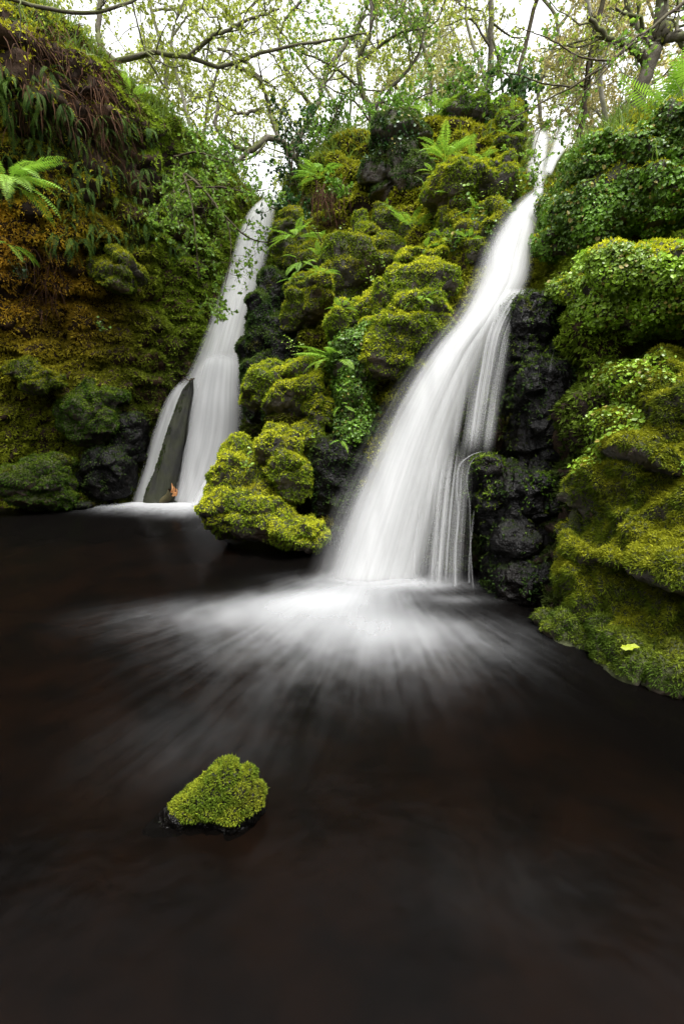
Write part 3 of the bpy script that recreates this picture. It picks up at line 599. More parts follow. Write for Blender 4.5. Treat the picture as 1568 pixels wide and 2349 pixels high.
for dy, du in ((-.03, 0), (-.06, 5), (-.09, -4)): stream('water_sheet', [(a, b+du, c+du, d+dy) for a, b, c, d in fan], M_THREAD, W2, w2loc, .05, top=.12, bot=.25, m=30)
low = [(1000, 985, 1085, 3.86), (1080, 965, 1078, 3.78), (1200, 945, 1070, 3.70), (1300, 932, 1066, 3.64), (1372, 926, 1064, 3.58)]
for dy, du in ((0, 0), (-.04, 10), (-.08, -6)): stream('water_sheet', [(a, b+du, c+du, d+dy) for a, b, c, d in low], M_THREAD, W2, w2loc, .04, top=.4, bot=.3, m=30)
for u, b, t0 in ((950, 1335, 1150), (1000, 1350, 1060), (1043, 1362, 1075), (1076, 1372, 1130)):
    trickle([(u+14, t0, 3.82), (u+9+rt.uniform(-3, 3), t0*.7+b*.3, 3.74), (u+2+rt.uniform(-3, 3), t0*.35+b*.65, 3.68), (u, b, 3.6)], 4, rt.uniform(7, 11), rt.uniform(.5, .8))
trickle([(1132, 1037, 3.68), (1105, 1036, 3.65), (1078, 1045, 3.63), (1055, 1064, 3.62), (1047, 1110, 3.6), (1050, 1180, 3.59), (1044, 1260, 3.58), (1042, 1365, 3.56)], 5, 10, .9)
trickle([(1110, 1038, 3.66), (1082, 1056, 3.62), (1070, 1090, 3.6), (1076, 1160, 3.57), (1078, 1260, 3.55), (1086, 1378, 3.5)], 3, 6, .55)
trickle([(1188, 1180, 3.42), (1190, 1260, 3.38), (1184, 1330, 3.34)], 3, 6, .4)
trickle([(1270, 800, 3.75), (1262, 830, 3.73), (1258, 860, 3.72)], 3, 8, .4)

# foam on the pool, thick where each fall lands
def foam(name, label, centre, lobes, rmax, hump):
    nr, na = 70, 160; r = np.linspace(0, 1, nr)[:, None]**1.2*rmax; a = np.linspace(0, 2*np.pi, na, endpoint=False)[None]
    X = centre[0] + r*np.cos(a); Y = centre[1] + r*np.sin(a); V = np.stack([X, Y, np.zeros_like(X)], -1).reshape(-1, 3)
    d = np.zeros(len(V))
    for u, v, ru, rv, w in lobes:      # ellipses on the water, given by their centre and reach in metres
        c = G(u, v); q = (V[:, 0]-c[0])**2/ru**2 + (V[:, 1]-c[1])**2/rv**2; d = d + w*np.exp(-q)
    d = 1-np.exp(-.95*d); rr = np.broadcast_to(r/rmax, (nr, na)).ravel(); d *= 1-sstep(rr, .75, 1)
    d *= 1 - .9*sstep(V[:, 1], centre[1]+.15, centre[1]+.45)
    V[:, 2] = .008 + hump*d**2
    i = np.arange(nr-1)[:, None]*na; j = np.arange(na)[None]; k = (j+1) % na
    Q = np.stack([i+j, i+k, i+na+k, i+na+j], -1).reshape(-1, 4)
    return tag(mk(name, V, Q, foam_mat(label[0], (centre[0]+.1, centre[1]+.55, 0), 0), col=np.repeat(d[:, None], 3, 1), sm=True), label[1], 'foam', kind='stuff')
foam('foam', ('foam_main', 'white foam fanning out over the pool from the larger waterfall'), G(850, 1325),
     [(740, 1378, .50, .24, 1.2), (850, 1352, .5, .22, .7), (850, 1330, .65, .22, 1.0), (980, 1345, .4, .15, .6), (620, 1400, .85, .28, .6), (800, 1440, .7, .32, .5), (960, 1455, .6, .36, .55), (760, 1490, .95, .45, .46), (1050, 1378, .3, .1, .5), (480, 1425, .8, .3, .36), (780, 1560, 1.1, .5, .16), (420, 1730, .5, .3, .22), (1150, 2050, .4, .2, .18)], 3.4, .03)
foam('foam', ('foam_left', 'low white foam at the foot of the smaller waterfall'), G(420, 1165),
     [(280, 1166, .55, .25, 1.3), (430, 1170, .6, .35, 1.5), (440, 1185, .5, .3, .7), (350, 1174, .8, .3, .8)], 2.0, .12)

# ------------------------------------------------------------------ tubes, branches, trees
def tube_batch(lines, radii, k):
    """lines: (m, n, 3), radii: (m, n) -> verts, tris"""
    m, n, _ = lines.shape; t = nrm(np.gradient(lines, axis=1)); ref = np.where(np.abs(t[..., 2:]) > .9, np.array([1., 0, 0]), np.array([0, 0, 1.]))
    a = nrm(np.cross(t, ref)); b = np.cross(t, a); th = np.linspace(0, 2*np.pi, k, endpoint=False)
    V = lines[:, :, None] + radii[:, :, None, None]*(a[:, :, None]*np.cos(th)[:, None] + b[:, :, None]*np.sin(th)[:, None])
    base = (np.arange(m)[:, None, None]*n + np.arange(n-1)[None, :, None])*k; j = np.arange(k)[None, None]; j2 = (j+1) % k
    Q = np.stack([base+j, base+j2, base+k+j2, base+k+j], -1).reshape(-1, 4)
    return V.reshape(-1, 3), np.concatenate([Q[:, [0, 1, 2]], Q[:, [0, 2, 3]]])
def fork(L, R, rng, per, length, ratio, up, gnarl, n, t0=.2, spread=.9):
    """children for every line: starts spread along it"""
    m = len(L); c = rng.integers(max(1, per-1), per+2, m); idx = np.repeat(np.arange(m), c); tt = rng.uniform(t0, 1, len(idx))
    f = tt*(L.shape[1]-1); k = np.minimum(f.astype(int), L.shape[1]-2); s = (f-k)[:, None]
    p = L[idx, k]*(1-s) + L[idx, k+1]*s; r = R[idx, k]*ratio; tan = nrm(L[idx, k+1]-L[idx, k])
    d = nrm(tan*.55 + nrm(rng.normal(size=p.shape))*spread + np.array([0, 0, up])); ln = length*rng.uniform(.5, 1.3, len(idx))*(1.1-.5*tt)
    pts = [p]
    for q in range(n-1):
        d = nrm(d + rng.normal(size=d.shape)*gnarl + np.array([0, 0, up*.15])); pts.append(pts[-1] + d*(ln/(n-1))[:, None])
    return np.stack(pts, 1), r[:, None]*np.linspace(1, .35, n)[None]
def tree(name, label, cat, limbs, levels, leaf, colr, seed, bark=None, group=None, leaf_mat_=None, leaf_levels=2, per_leaf=1.0, leafvar=.35, thin=.0016):
    """limbs: list of (points, r0, r1); levels: list of (children, length, up, gnarl); leaf: (size, leaves per twig)"""
    rng = np.random.default_rng(seed); loc = np.array(limbs[0][0][0], float); root = empty(name, loc, label, cat, group)
    limbs = [(a, b*.78, c*.78) for a, b, c in limbs]; n0 = 26; L = np.stack([spline(l[0], n0) for l in limbs]); R = np.stack([np.linspace(l[1], l[2], n0) for l in limbs])
    L[:, 2:] += (rng.normal(size=L[:, 2:].shape)*np.minimum(.02, R[:, 2:, None]*.35))
    tv = [tube_batch(L, R, 8)]; cur, cr = L, R; bv = []; tips = []
    for li, (c, ln, up, gn) in enumerate(levels):
        n = (8, 5, 3, 3)[min(li, 3)]; per = c
        cur, cr = fork(cur, cr, rng, per, ln, .45, up, gn, n, .25 if li == 0 else .15); cr = np.maximum(cr, thin)
        bv.append(tube_batch(cur, cr, 5 if li == 0 else 3))
        if li >= len(levels)-leaf_levels: tips.append(cur)
    z = np.zeros((1, 3))
    V, T, _ = join([(a, b, z) for a, b in tv]); mk('trunk', V, T, bark or M_BARK, root, loc, sm=True)
    if bv: V, T, _ = join([(a, b, z) for a, b in bv]); mk('branches', V, T, bark or M_BARK, root, loc, sm=True)
    size, cnt = leaf[0], leaf[1]*1.1; Ps, Ds = [], []
    for l in tips:
        m, n, _ = l.shape; kk = rng.poisson(cnt, m); idx = np.repeat(np.arange(m), kk); f = rng.uniform(.15, 1, len(idx))*(n-1); k = np.minimum(f.astype(int), n-2); s = (f-k)[:, None]
        Ps.append(l[idx, k]*(1-s) + l[idx, k+1]*s); Ds.append(nrm(l[idx, k+1]-l[idx, k]))
    p = np.concatenate(Ps); d = np.concatenate(Ds); c = mixc(colr[0]+0*p, colr[1]+0*p, rng.random(len(p)))
    q = blades(p, nrm(d*.5 + np.array([0, 0, -.1])), c, 1, size, size*.72, .8, .0, rng, True)
    mk('crown', q[0], q[1], leaf_mat_ or M_LEAF, root, loc, col=q[2]); return root
YG = (np.array([.26, .33, .035]), np.array([.40, .44, .08])); GR = (np.array([.10, .20, .02]), np.array([.19, .31, .035])); PALE = (np.array([.34, .34, .09]), np.array([.42, .42, .14])); RUST = (np.array([.44, .35, .15]), np.array([.42, .42, .13]))
def pts(*a): return [P(*q) for q in a]
def rooted(u, v, Y, drop=.6): p = P(u, v, Y); return p - np.array([0, 0, drop])
# gnarled oak in the gap above the smaller fall
tree('oak_tree', 'gnarled oak with looping bare limbs against the white sky above the smaller waterfall', 'tree',
     [([rooted(720, 440, 10)] + pts((690, 380, 10), (660, 340, 9.9), (620, 318, 9.7), (570, 345, 9.5), (520, 322, 9.4), (495, 285, 9.4), (500, 240, 9.4)), .11, .04),
      (pts((575, 342, 9.5), (545, 365, 9.3), (500, 372, 9.2), (470, 350, 9.1)), .05, .02),
      (pts((640, 322, 9.8), (620, 260, 9.9), (600, 190, 10), (560, 140, 10), (500, 110, 10)), .06, .03),
      (pts((605, 250, 9.9), (545, 258, 9.8), (510, 240, 9.7), (480, 200, 9.6)), .045, .02),
      (pts((665, 345, 9.9), (720, 250, 10.2), (760, 150, 10.4), (820, 60, 10.5), (860, -40, 10.6)), .08, .04),
      (pts((720, 250, 10.2), (660, 170, 10), (640, 80, 9.9), (690, 0, 9.9)), .05, .03)],
     [(7, 1.1, .1, .35), (4, .5, .1, .4), (3, .25, .05, .35)], (.05, 3.4), YG, 1)
tree('oak_tree', 'oak whose dark mossy limb reaches level across from the left crest', 'tree',
     [([rooted(215, 160, 7.9, 1.0)] + pts((235, 120, 7.8), (270, 140, 7.7), (350, 122, 7.6), (430, 132, 7.6), (510, 152, 7.7), (590, 125, 7.8), (680, 105, 7.9), (850, 75, 8.1)), .06, .015),
      (pts((235, 120, 7.8), (225, 60, 7.9), (240, -20, 8), (300, -140, 8.1)), .05, .03),
      (pts((430, 132, 7.6), (480, 90, 7.5), (560, 50, 7.5), (640, 20, 7.6)), .04, .015),
      (pts((540, 150, 7.7), (600, 190, 7.8), (620, 260, 7.9)), .035, .015)],
     [(10, .9, .05, .35), (5, .42, .05, .4), (3, .22, 0, .35)], (.045, 3.6), YG, 2)
tree('hazel_bush', 'leafy hazel branches drooping from the left crest in front of the smaller waterfall', 'bush',
     [([rooted(400, 360, 7.4, .4)] + pts((420, 400, 7.1), (470, 440, 6.9), (520, 500, 6.8), (570, 545, 6.8), (640, 560, 6.8)), .03, .008),
      (pts((420, 400, 7.1), (440, 470, 6.7), (450, 560, 6.6), (455, 640, 6.6)), .02, .005),
      (pts((450, 430, 6.9), (510, 430, 6.7), (570, 440, 6.7), (630, 430, 6.8)), .018, .005),
      (pts((400, 390, 7.2), (400, 450, 6.8), (410, 520, 6.6)), .015, .004),
      (pts((520, 500, 6.8), (530, 570, 6.7), (520, 640, 6.7), (505, 700, 6.7)), .012, .003),
      (pts((400, 360, 7.3), (450, 350, 7.1), (520, 370, 7), (600, 380, 7)), .02, .005)],
     [(8, .45, -.1, .3), (4, .25, -.1, .35), (3, .13, -.1, .3)], (.05, 2.6), GR, 3, bark=M_TWIG)
tree('hawthorn_tree', 'thin twiggy tree with bright new leaves on the crest above the ferny outcrop', 'tree',
     [([rooted(860, 330, 9)] + pts((850, 260, 9), (820, 160, 8.9), (850, 60, 8.8), (840, -60, 8.8)), .07, .03), (pts((835, 210, 9), (760, 150, 8.8), (690, 120, 8.7)), .035, .012), (pts((830, 140, 8.9), (910, 80, 8.7), (990, 60, 8.6)), .035, .012), (pts((850, 260, 9), (900, 200, 8.9), (960, 120, 8.9), (980, 20, 8.9)), .04, .02)],
     [(8, 1.0, .1, .35), (5, .45, .05, .4), (3, .22, 0, .35)], (.05, 3.2), GR, 4)
tree('rowan_tree', 'straight slim mossy trunk rising behind the ivy clump', 'tree',
     [([rooted(1118, 260, 8.6)] + pts((1122, 180, 8.6), (1126, 90, 8.6), (1128, -60, 8.6), (1140, -260, 8.7)), .065, .045), (pts((1124, 110, 8.6), (1080, 45, 8.5), (1020, 60, 8.3)), .025, .01)],
     [(7, 1.2, .05, .3), (5, .5, .05, .35), (3, .25, 0, .35)], (.05, 3.4), YG, 5)
tree('birch_tree', 'slim dark leaning stem standing between the ivy clump and the split cascade', 'tree',
     [([rooted(1175, 280, 7.8)] + pts((1190, 170, 7.8), (1210, 80, 7.8), (1235, -30, 7.8), (1270, -200, 7.8)), .045, .03)],
     [(9, 1.0, .0, .3), (5, .45, .0, .35), (3, .22, 0, .35)], (.05, 3.0), GR, 6, bark=M_TWIG)
tree('birch_tree', 'dark stem with steep side branches behind the split cascade', 'tree',
     [([rooted(1325, 300, 8.2)] + pts((1345, 200, 8.2), (1360, 100, 8.2), (1385, 0, 8.2), (1400, -150, 8.2)), .06, .04)],
     [(8, 1.0, .05, .3), (5, .45, .0, .35), (3, .22, 0, .35)], (.05, 3.4), YG, 7, bark=M_TWIG)
tree('oak_tree', 'stout mossy oak trunk with heavy side limbs above the tall bright ferns', 'tree',
     [([rooted(1440, 240, 7.6)] + pts((1480, 170, 7.6), (1510, 90, 7.6), (1520, 0, 7.6), (1530, -160, 7.6)), .13, .09), (pts((1490, 150, 7.6), (1440, 105, 7.5), (1400, 90, 7.4), (1350, 40, 7.3)), .07, .03), (pts((1515, 60, 7.6), (1570, 85, 7.3), (1640, 70, 7.1)), .09, .05), (pts((1500, 110, 7.6), (1450, 40, 7.8), (1420, -60, 7.9)), .06, .03)],
     [(6, 1.1, .1, .35), (4, .5, .05, .4), (3, .25, 0, .35)], (.05, 3.4), YG, 8)
tree('beech_sapling', 'fine dark branches with fresh green leaves reaching down across the split cascade', 'branch',
     [([P(1720, -120, 6.0)] + pts((1600, -20, 5.9), (1500, 60, 5.8), (1400, 140, 5.7), (1310, 200, 5.65), (1230, 240, 5.6), (1150, 285, 5.6)), .03, .006),
      (pts((1500, 60, 5.8), (1440, 100, 5.6), (1370, 180, 5.5), (1290, 260, 5.5), (1235, 300, 5.5)), .015, .004), (pts((1400, 140, 5.7), (1330, 130, 5.6), (1260, 90, 5.6), (1180, 60, 5.6)), .014, .004),
      (pts((1310, 200, 5.65), (1240, 190, 5.6), (1180, 170, 5.6), (1090, 180, 5.6)), .012, .004), (pts((1240, 290, 5.5), (1225, 350, 5.45), (1235, 400, 5.4)), .006, .002)],
     [(7, .45, -.05, .25), (4, .25, -.05, .3), (2, .13, -.05, .3)], (.045, 2.2), GR, 9, bark=M_TWIG)
tree('oak_tree', 'near branch crossing above the fern hung left bank', 'branch',
     [(pts((-160, -80, 5.6), (30, 0, 5.5), (110, 22, 5.5), (220, 26, 5.5), (290, 8, 5.6), (380, -40, 5.7)), .03, .015), (pts((220, 26, 5.5), (240, 8, 5.5), (250, -30, 5.5)), .012, .006)],
     [(6, .4, .0, .3), (4, .22, 0, .3)], (.035, 1.6), YG, 10)
# ivy and holly on the crest
tree('ivy_clump', 'dense dark glossy ivy clump hanging in front of the slim mossy trunk', 'ivy',
     [([rooted(1150, 290, 6.9)] + pts((1150, 200, 6.8), (1140, 130, 6.7), (1130, 90, 6.7)), .03, .015), (pts((1145, 160, 6.7), (1180, 190, 6.6), (1200, 230, 6.6)), .015, .005)],
     [(9, .35, -.1, .3), (6, .2, -.2, .3)], (.065, 5), (np.array([.02, .065, .012]), np.array([.05, .12, .02])), 11, leaf_mat_=M_COVER)
for i, (u, v, Y, w, h, lab, cc) in enumerate([
        (700, 330, 8.2, .7, 1.3, 'broad dark holly bush between the smaller waterfall and the outcrop', LD*1.2), (780, 300, 7.9, .7, 1.1, 'holly bush of glossy leaves in front of the gnarled oak', LG*.9),
        (1010, 215, 7.7, .8, .7, 'low ivy tangle on the crest above the tall dark boulder', LG), (690, 470, 7.6, .5, .6, 'shaded ivy bush at the lip of the smaller waterfall', LD), (790, 430, 7.1, .45, .6, 'sprawling bramble bush on the outcrop beside the tall dark boulder', LG*1.2),
        (480, 340, 8.6, .8, .7, 'grey green shrub on the slope above the smaller waterfall', LG*1.1), (900, 255, 8.1, .7, .6, 'leafy shrub on the crest behind the tall dark boulder', LG*1.2)]):
    b = P(u, v, Y); b0 = b - np.array([0, 0, h*.5+.3]); rr = np.random.default_rng(40+i)
    lim = [([b0, b0+np.array([rr.normal()*w*.3, rr.normal()*w*.2, h*.5]), b0+np.array([rr.normal()*w*.6, rr.normal()*w*.4, h])], .02, .008) for _ in range(6)]
    tree('bush', lab, 'bush', lim, [(8, w*.75, .0, .35), (5, w*.35, -.05, .35)], (.055, 4.5), (cc*.7, cc*1.4), 60+i, bark=M_TWIG, leaf_mat_=M_COVER)
# trees of the wood behind
far = np.random.default_rng(5)
FAR = [(150, 13, .10), (330, 12, .07), (445, 11.5, .06), (490, 13, .07), (735, 14, .08), (800, 18, .1), (900, 15, .09), (960, 12.5, .07), (1040, 16, .1), (1085, 12, .06), (1250, 13, .09), (1300, 16, .1), (1370, 11, .07), (1430, 14, .1), (1540, 12, .1), (1620, 15, .12), (40, 15, .11), (-80, 12, .1), (1210, 19, .12), (880, 21, .12), (1480, 18, .12), (300, 18, .1)]
for i, (u, Y, r) in enumerate(FAR):
    x = P(u, 300, Y)[0]; zb = 5.0 + .12*(Y-8); b = np.array([x, Y, zb-.4]); H = far.uniform(5, 8); q = [b]
    for k in range(1, 6): q.append(b + np.array([far.normal()*.22*k*.5, far.normal()*.2*k*.5, H*k/5]))
    lim = [(q, r, r*.35)]
    for k in range(4):
        s = q[1+k]; a = far.uniform(0, 6.28); d = np.array([math.cos(a), math.sin(a)*.6, .55]); L = far.uniform(1.2, 2.4)
        lim.append(([s, s+d*L*.35+far.normal(size=3)*.15, s+d*L*.7+far.normal(size=3)*.25, s+d*L+far.normal(size=3)*.3], r*.5, r*.15))
    pal = RUST if u > 1180 and i % 2 == 0 else PALE if u > 900 else YG
    where = ('beyond the crest of the fern hung left bank' if u < 200 else 'behind the level mossy oak limb' if u < 600 else 'behind the holly bushes' if u < 820 else 'behind the thin twiggy crest tree' if u < 1000 else 'behind the ivy clump' if u < 1200 else 'behind the split cascade' if u < 1400 else 'behind the stout mossy oak')
    tree('woodland_tree', 'slender woodland tree with %s spring leaves %s' % ('rusty' if pal is RUST else 'pale', where), 'tree', lim,
         [(6, 1.5, .1, .3), (5, .8, .1, .35), (4, .4, .05, .35)], (.07, 7.0), pal, 200+i, bark=M_FARBARK, group='woodland trees behind the falls', thin=.003)

# ------------------------------------------------------------------ ferns
def frond_mesh(name, kind, seed, bend, mat):
    rng = np.random.default_rng(seed); n = 22 if kind == 'lady' else 28; V, T = [], []
    t = np.linspace(0, 1, 40); ang = bend*t**1.3; dy = np.cos(ang); dz = -np.sin(ang); y = np.cumsum(dy)/40; z = np.cumsum(dz)/40; x = .05*np.sin(t*3+seed)*t
    C = np.c_[x, y, z]
    def at(s): k = s*39; i = min(int(k), 38); f = k-i; return C[i]*(1-f)+C[i+1]*f
    def tri(*p):
        b = len(V); V.extend(p); T.extend([(b, b+k, b+k+1) for k in range(1, len(p)-1)])
    for i in range(13): # rachis
        a, b = at(i/13), at((i+1)/13); w = .007*(1-i/14); tri(a-[w, 0, 0], a+[w, 0, 0], b+[w*.9, 0, 0]); tri(a-[w, 0, 0], b+[w*.9, 0, 0], b-[w*.9, 0, 0])
    s0 = .22 if kind == 'lady' else .08
    for i in range(n):
        s = s0 + (.985-s0)*i/(n-1); p = at(s); q = at(min(1, s+.03)); fw = (q-p)/np.linalg.norm(q-p); up = np.cross([1, 0, 0], fw); q_ = (s-s0)/(1-s0)
        prof = (math.sin(math.pi*min(1, .18+q_*.82))**.8) if kind == 'lady' else min(1, 3.5*q_+.25)*(1-q_**2.2)
        ln = (.145 if kind == 'lady' else .085)*prof*rng.uniform(.85, 1.1) + .006
        for sd in (-1, 1):
            d = nrm(np.array([sd, 0, 0])*1.0 + fw*(.35 if kind == 'lady' else .25) - up*rng.uniform(.02, .22))
            w = fw*(.009 if kind != 'lady' else .010)
            if kind == 'lady':
                e = nrm(fw)*.0135*(.45+.55*prof); sg = -up*.09*ln
                tri(p-e*.5, p+d*ln*.35+e*1.05+sg*.2, p+d*ln*.7+e*.62+sg*.6, p+d*ln+sg, p+d*ln*.65-e*.6+sg*.5, p+d*ln*.3-e*.95+sg*.2)
            else: tri(p-w, p+d*ln*.45+w*1.1, p+d*ln, p+d*ln*.5-w*.9)
    me = bpy.data.meshes.new(name); me.from_pydata([tuple(v) for v in V], [], T); me.materials.append(mat); return me
LADY = [frond_mesh('lady_frond', 'lady', k, b, M_FERN) for k, b in enumerate((.7, 1.0, 1.35))]
HARD = [frond_mesh('hard_frond', 'hard', 10+k, b, M_HARD) for k, b in enumerate((1.2, 1.6, 2.0))]
BRIGHTHARD = [frond_mesh('hard_frond', 'hard', 20+k, b, M_FERN) for k, b in enumerate((.5, .9))]
frng = np.random.default_rng(77)
def fern(u, v, Y, nf, size, label, meshes, yaw0, yaw1, p0, p1, group=None, pos=None, cat='fern'):
    loc = P(u, v, Y) if pos is None else pos; root = empty('fern', loc, label, cat, group)
    for k in range(nf):
        o = bpy.data.objects.new('frond', meshes[int(frng.integers(len(meshes)))]); COL.objects.link(o); o.parent = root
        yaw = math.radians(yaw0 + (yaw1-yaw0)*(k+frng.uniform(.1, .9))/nf); pit = math.radians(frng.uniform(p0, p1)); s = size*frng.uniform(.7, 1.15)
        o.matrix_local = Matrix.Rotation(yaw, 4, 'Z') @ Matrix.Rotation(pit, 4, 'X') @ Matrix.Rotation(frng.uniform(-.4, .4), 4, 'Y') @ Matrix.Scale(s, 4)
    return root
# yaw 180 points a frond towards the camera, 90 to the left, 270 to the right
fern(1020, 372, 6.3, 18, .44, 'large bright green fern beside the tall dark boulder', LADY, 60, 300, 25, 65)
fern(1085, 385, 6.0, 5, .36, 'small bright fern on top of the large rounded moss dome', LADY, 90, 290, 20, 60)
fern(945, 530, 6.0, 11, .45, 'bright green fern spreading over the blocky brown rock', LADY, 60, 300, 20, 55)
fern(1050, 480, 5.6, 5, .35, 'small fern tucked between the moss dome and the leafy ledge', LADY, 70, 280, 25, 60)
fern(770, 830, 5.0, 12, .45, 'yellow green fern growing beside the squarish moss topped boulder', LADY, 40, 200, 5, 55)
fern(675, 545, 6.5, 11, .42, 'drooping light green fern beside the smaller waterfall', LADY, 60, 300, 0, 50)
fern(690, 600, 6.2, 5, .35, 'small drooping fern below the mossy rock at the fall lip', LADY, 90, 270, -20, 40)
fern(785, 930, 4.75, 4, .2, 'tiny fern in the dark green ground cover', LADY, 60, 260, -20, 30)
fern(785, 1010, 4.7, 4, .18, 'tiny fern hanging at the lower end of the green ground cover', LADY, 60, 260, -40, 10)
fern(735, 410, 7.0, 7, .5, 'pale fern arching out in front of the dark holly bush', LADY, 50, 220, 10, 45)
fern(1535, 305, 4.75, 12, .6, 'tall bright green fern standing on the huge leafy block', LADY, 60, 300, 55, 82)
fern(1600, 285, 4.6, 12, .7, 'tall fern with brown stalks at the edge of the leafy block', LADY, 60, 300, 55, 80)
fern(20, 420, 5.4, 22, .58, 'bright feathery fern sprouting from the orange moss of the left bank', LADY, 150, 330, -10, 50)
fern(15, 560, 5.5, 4, .35, 'single low fern spray below the bright feathery fern', LADY, 190, 330, -30, 10)
fern(300, 225, 7.0, 6, .45, 'bright fern on the grassy left crest', LADY, 90, 290, 20, 60)
fern(1000, 265, 7.0, 6, .4, 'fern on the crest just above the large bright fern', LADY, 60, 300, 20, 60)
# dark evergreen ferns hanging on the left bank
ctrs = CV[(CROW < MR)]; cn = CN[(CROW < MR)]
hang = []
for k in range(1500):
    u = frng.uniform(-30, 430); vlo, vhi = (150 if u < 150 else 200 + (u-150)*.5), (560 if u > 120 else 400)
    v = frng.uniform(vlo, vhi+40*frng.random()); hang.append((u, v))
q = ctrs - np.array([0, 0, CAMZ]); fw = q[:, 1]*cp + q[:, 2]*sp; up = -q[:, 1]*sp + q[:, 2]*cp; us = CX + F*q[:, 0]/fw; vs = CY - F*up/fw
used = []
for u, v in hang:
    if len(used) >= 105: break
    if any((u-a)**2 + (v-b)**2 < 19**2 for a, b in used): continue
    i = np.argmin((us-u)**2 + (vs-v)**2 + (ctrs[:, 1] > 9)*1e6); p = ctrs[i] + cn[i]*.02; used.append((u, v))
    yc = math.degrees(math.atan2(-cn[i][0], cn[i][1]))
    fern(0, 0, 0, int(frng.integers(5, 9)), frng.uniform(.22, .38), 'dark evergreen fern with narrow fronds hanging from the left bank', HARD, yc-75, yc+75, -60, 15, 'evergreen ferns hanging on the left bank', pos=p)

# ------------------------------------------------------------------ grass, dead bracken, roots
def grass(name, label, p, n_, c, ln, wd, g=.8, curl=.35):
    q = ribbons(p, nrm(n_*.3 + np.array([0, 0, 1.])), c, ln, wd, RNG, g, 3, curl)
    return tag(mk(name, q[0], q[1], M_GRASS, col=q[2]), label, 'grass', kind='stuff')
GC = np.array([.12, .19, .025])
p, n = sample(CV, TOP, 380, RNG, lambda p, n: (perlin(p*1.7) > -.25) & in_frame(p, .1) & (p[:, 1] < 12))
grass('grass', 'green grass and low herbs along the crest of the cliff', p, n, mixc(GC*.6+0*p, GC*1.2+0*p, RNG.random(len(p))), .2, .012)
for key, d, ln, lab, fn in (('leafwall', 500, .16, 'fresh grass on top of the huge leafy block', lambda p, n: n[:, 2] > .6), ('dome', 120, .16, 'grass tufts on the large rounded moss dome', lambda p, n: (n[:, 2] > .3) & (perlin(p*4) > .1)), ('topmid', 250, .14, 'grass hanging over the crest boulder beside the split cascade', lambda p, n: n[:, 2] > .2)):
    _, V, T = ROCKS[key]; p, n = sample(V, T, d, RNG, fn); grass('grass', lab, p, n, mixc(GC*.7+0*p, GC*1.4+0*p, RNG.random(len(p))), ln, .009)
def bank_pts(u0, u1, v0, v1, cnt):
    m = np.where((us > u0) & (us < u1) & (vs > v0) & (vs < v1) & (ctrs[:, 1] < 9.5))[0]; i = RNG.choice(m, cnt); return ctrs[i] + RNG.normal(size=(cnt, 3))*.03 + cn[i]*.02, cn[i]
BR = np.array([.065, .032, .017]); parts = []
for u0, u1, v0, v1, cnt in ((0, 260, 40, 300, 500), (190, 255, 170, 340, 350), (260, 330, 200, 420, 120), (60, 140, 560, 720, 120)):
    p, n = bank_pts(u0, u1, v0, v1, cnt); parts.append(ribbons(p, nrm(n*.5+np.array([0, 0, -.3])), mixc(BR*.4+0*p, BR*1.5+0*p, RNG.random(cnt)), .30, .011, RNG, 1.6, 4, .5))
q = join(parts); tag(mk('dead_bracken', q[0], q[1], M_DEAD, col=q[2]), 'dead red brown bracken hanging down the left bank', 'bracken', kind='stuff')
p = np.repeat(P(745, 440, 6.9)[None], 160, 0) + RNG.normal(size=(160, 3))*np.array([.12, .05, .05]); q = ribbons(p, np.array([[0, -.3, -.5]])+0*p, BR*.9+0*p, .42, .007, RNG, 1.2, 4, .2)
tag(mk('dead_fern', q[0], q[1], M_DEAD, col=q[2]), 'brown skirt of dead fronds on the outcrop under the pale fern', 'bracken', kind='stuff')

# ------------------------------------------------------------------ leaning log, split wood, fallen leaf
def log():
    a, b = P(362, 1165, 6.75), P(440, 868, 7.05); loc = a; root = empty('log', loc, 'thick grey log leaning in the smaller waterfall with its foot in the pool', 'log')
    n, k = 40, 28; t = np.linspace(0, 1, n)[:, None]; c = a*(1-t)+b*t; ax = nrm(b-a); e1 = nrm(np.cross(ax, [0, 1, 0])); e2 = np.cross(ax, e1)
    r = np.interp(t[:, 0], [0, .1, .6, .9, 1], [.20, .185, .135, .06, .01]); th = np.linspace(0, 2*np.pi, k, endpoint=False)
    V = c[:, None] + r[:, None, None]*(np.cos(th)[:, None]*e1 + np.sin(th)[:, None]*e2*.8); N = nrm(V-c[:, None])
    pp = np.c_[np.repeat(t[:, 0]*2.0, k), np.tile(np.cos(th)*3, n), np.tile(np.sin(th)*3, n)]; V = V + N*(.035*perlin(pp*2)+.02*perlin(pp*np.array([2, 5, 5]))+.012*perlin(pp*np.array([3, 12, 12]))).reshape(n, k, 1)
    i = (np.arange(n-1)[:, None]*k); j = np.arange(k)[None]; j2 = (j+1) % k; Q = np.stack([i+j, i+j2, i+k+j2, i+k+j], -1).reshape(-1, 4)
    V = V.reshape(-1, 3); mk('stem', V, Q, M_LOG, root, loc, sm=True); T = np.concatenate([Q[:, :3], Q[:, [0, 2, 3]]])
    p, nn = sample(V, T, 5000, RNG, lambda p, n: (n[:, 0] < -.35 + .6*perlin(p*5)) & (perlin(p*14) > -.1)); q = blades(p, nn, MOSS_D*1.0+0*p, 3, .016, .009, .5, .3, RNG)
    tag(mk('moss', q[0], q[1], M_MOSS, root, loc, col=q[2]), kind='stuff')
    tw = spline([P(446, 868, 7.0), P(432, 872, 6.95), P(420, 864, 6.9)], 8); v, tt = tube_batch(tw[None], np.linspace(.012, .006, 8)[None], 5); mk('twig', v, tt, M_TWIG, root, loc)
log()
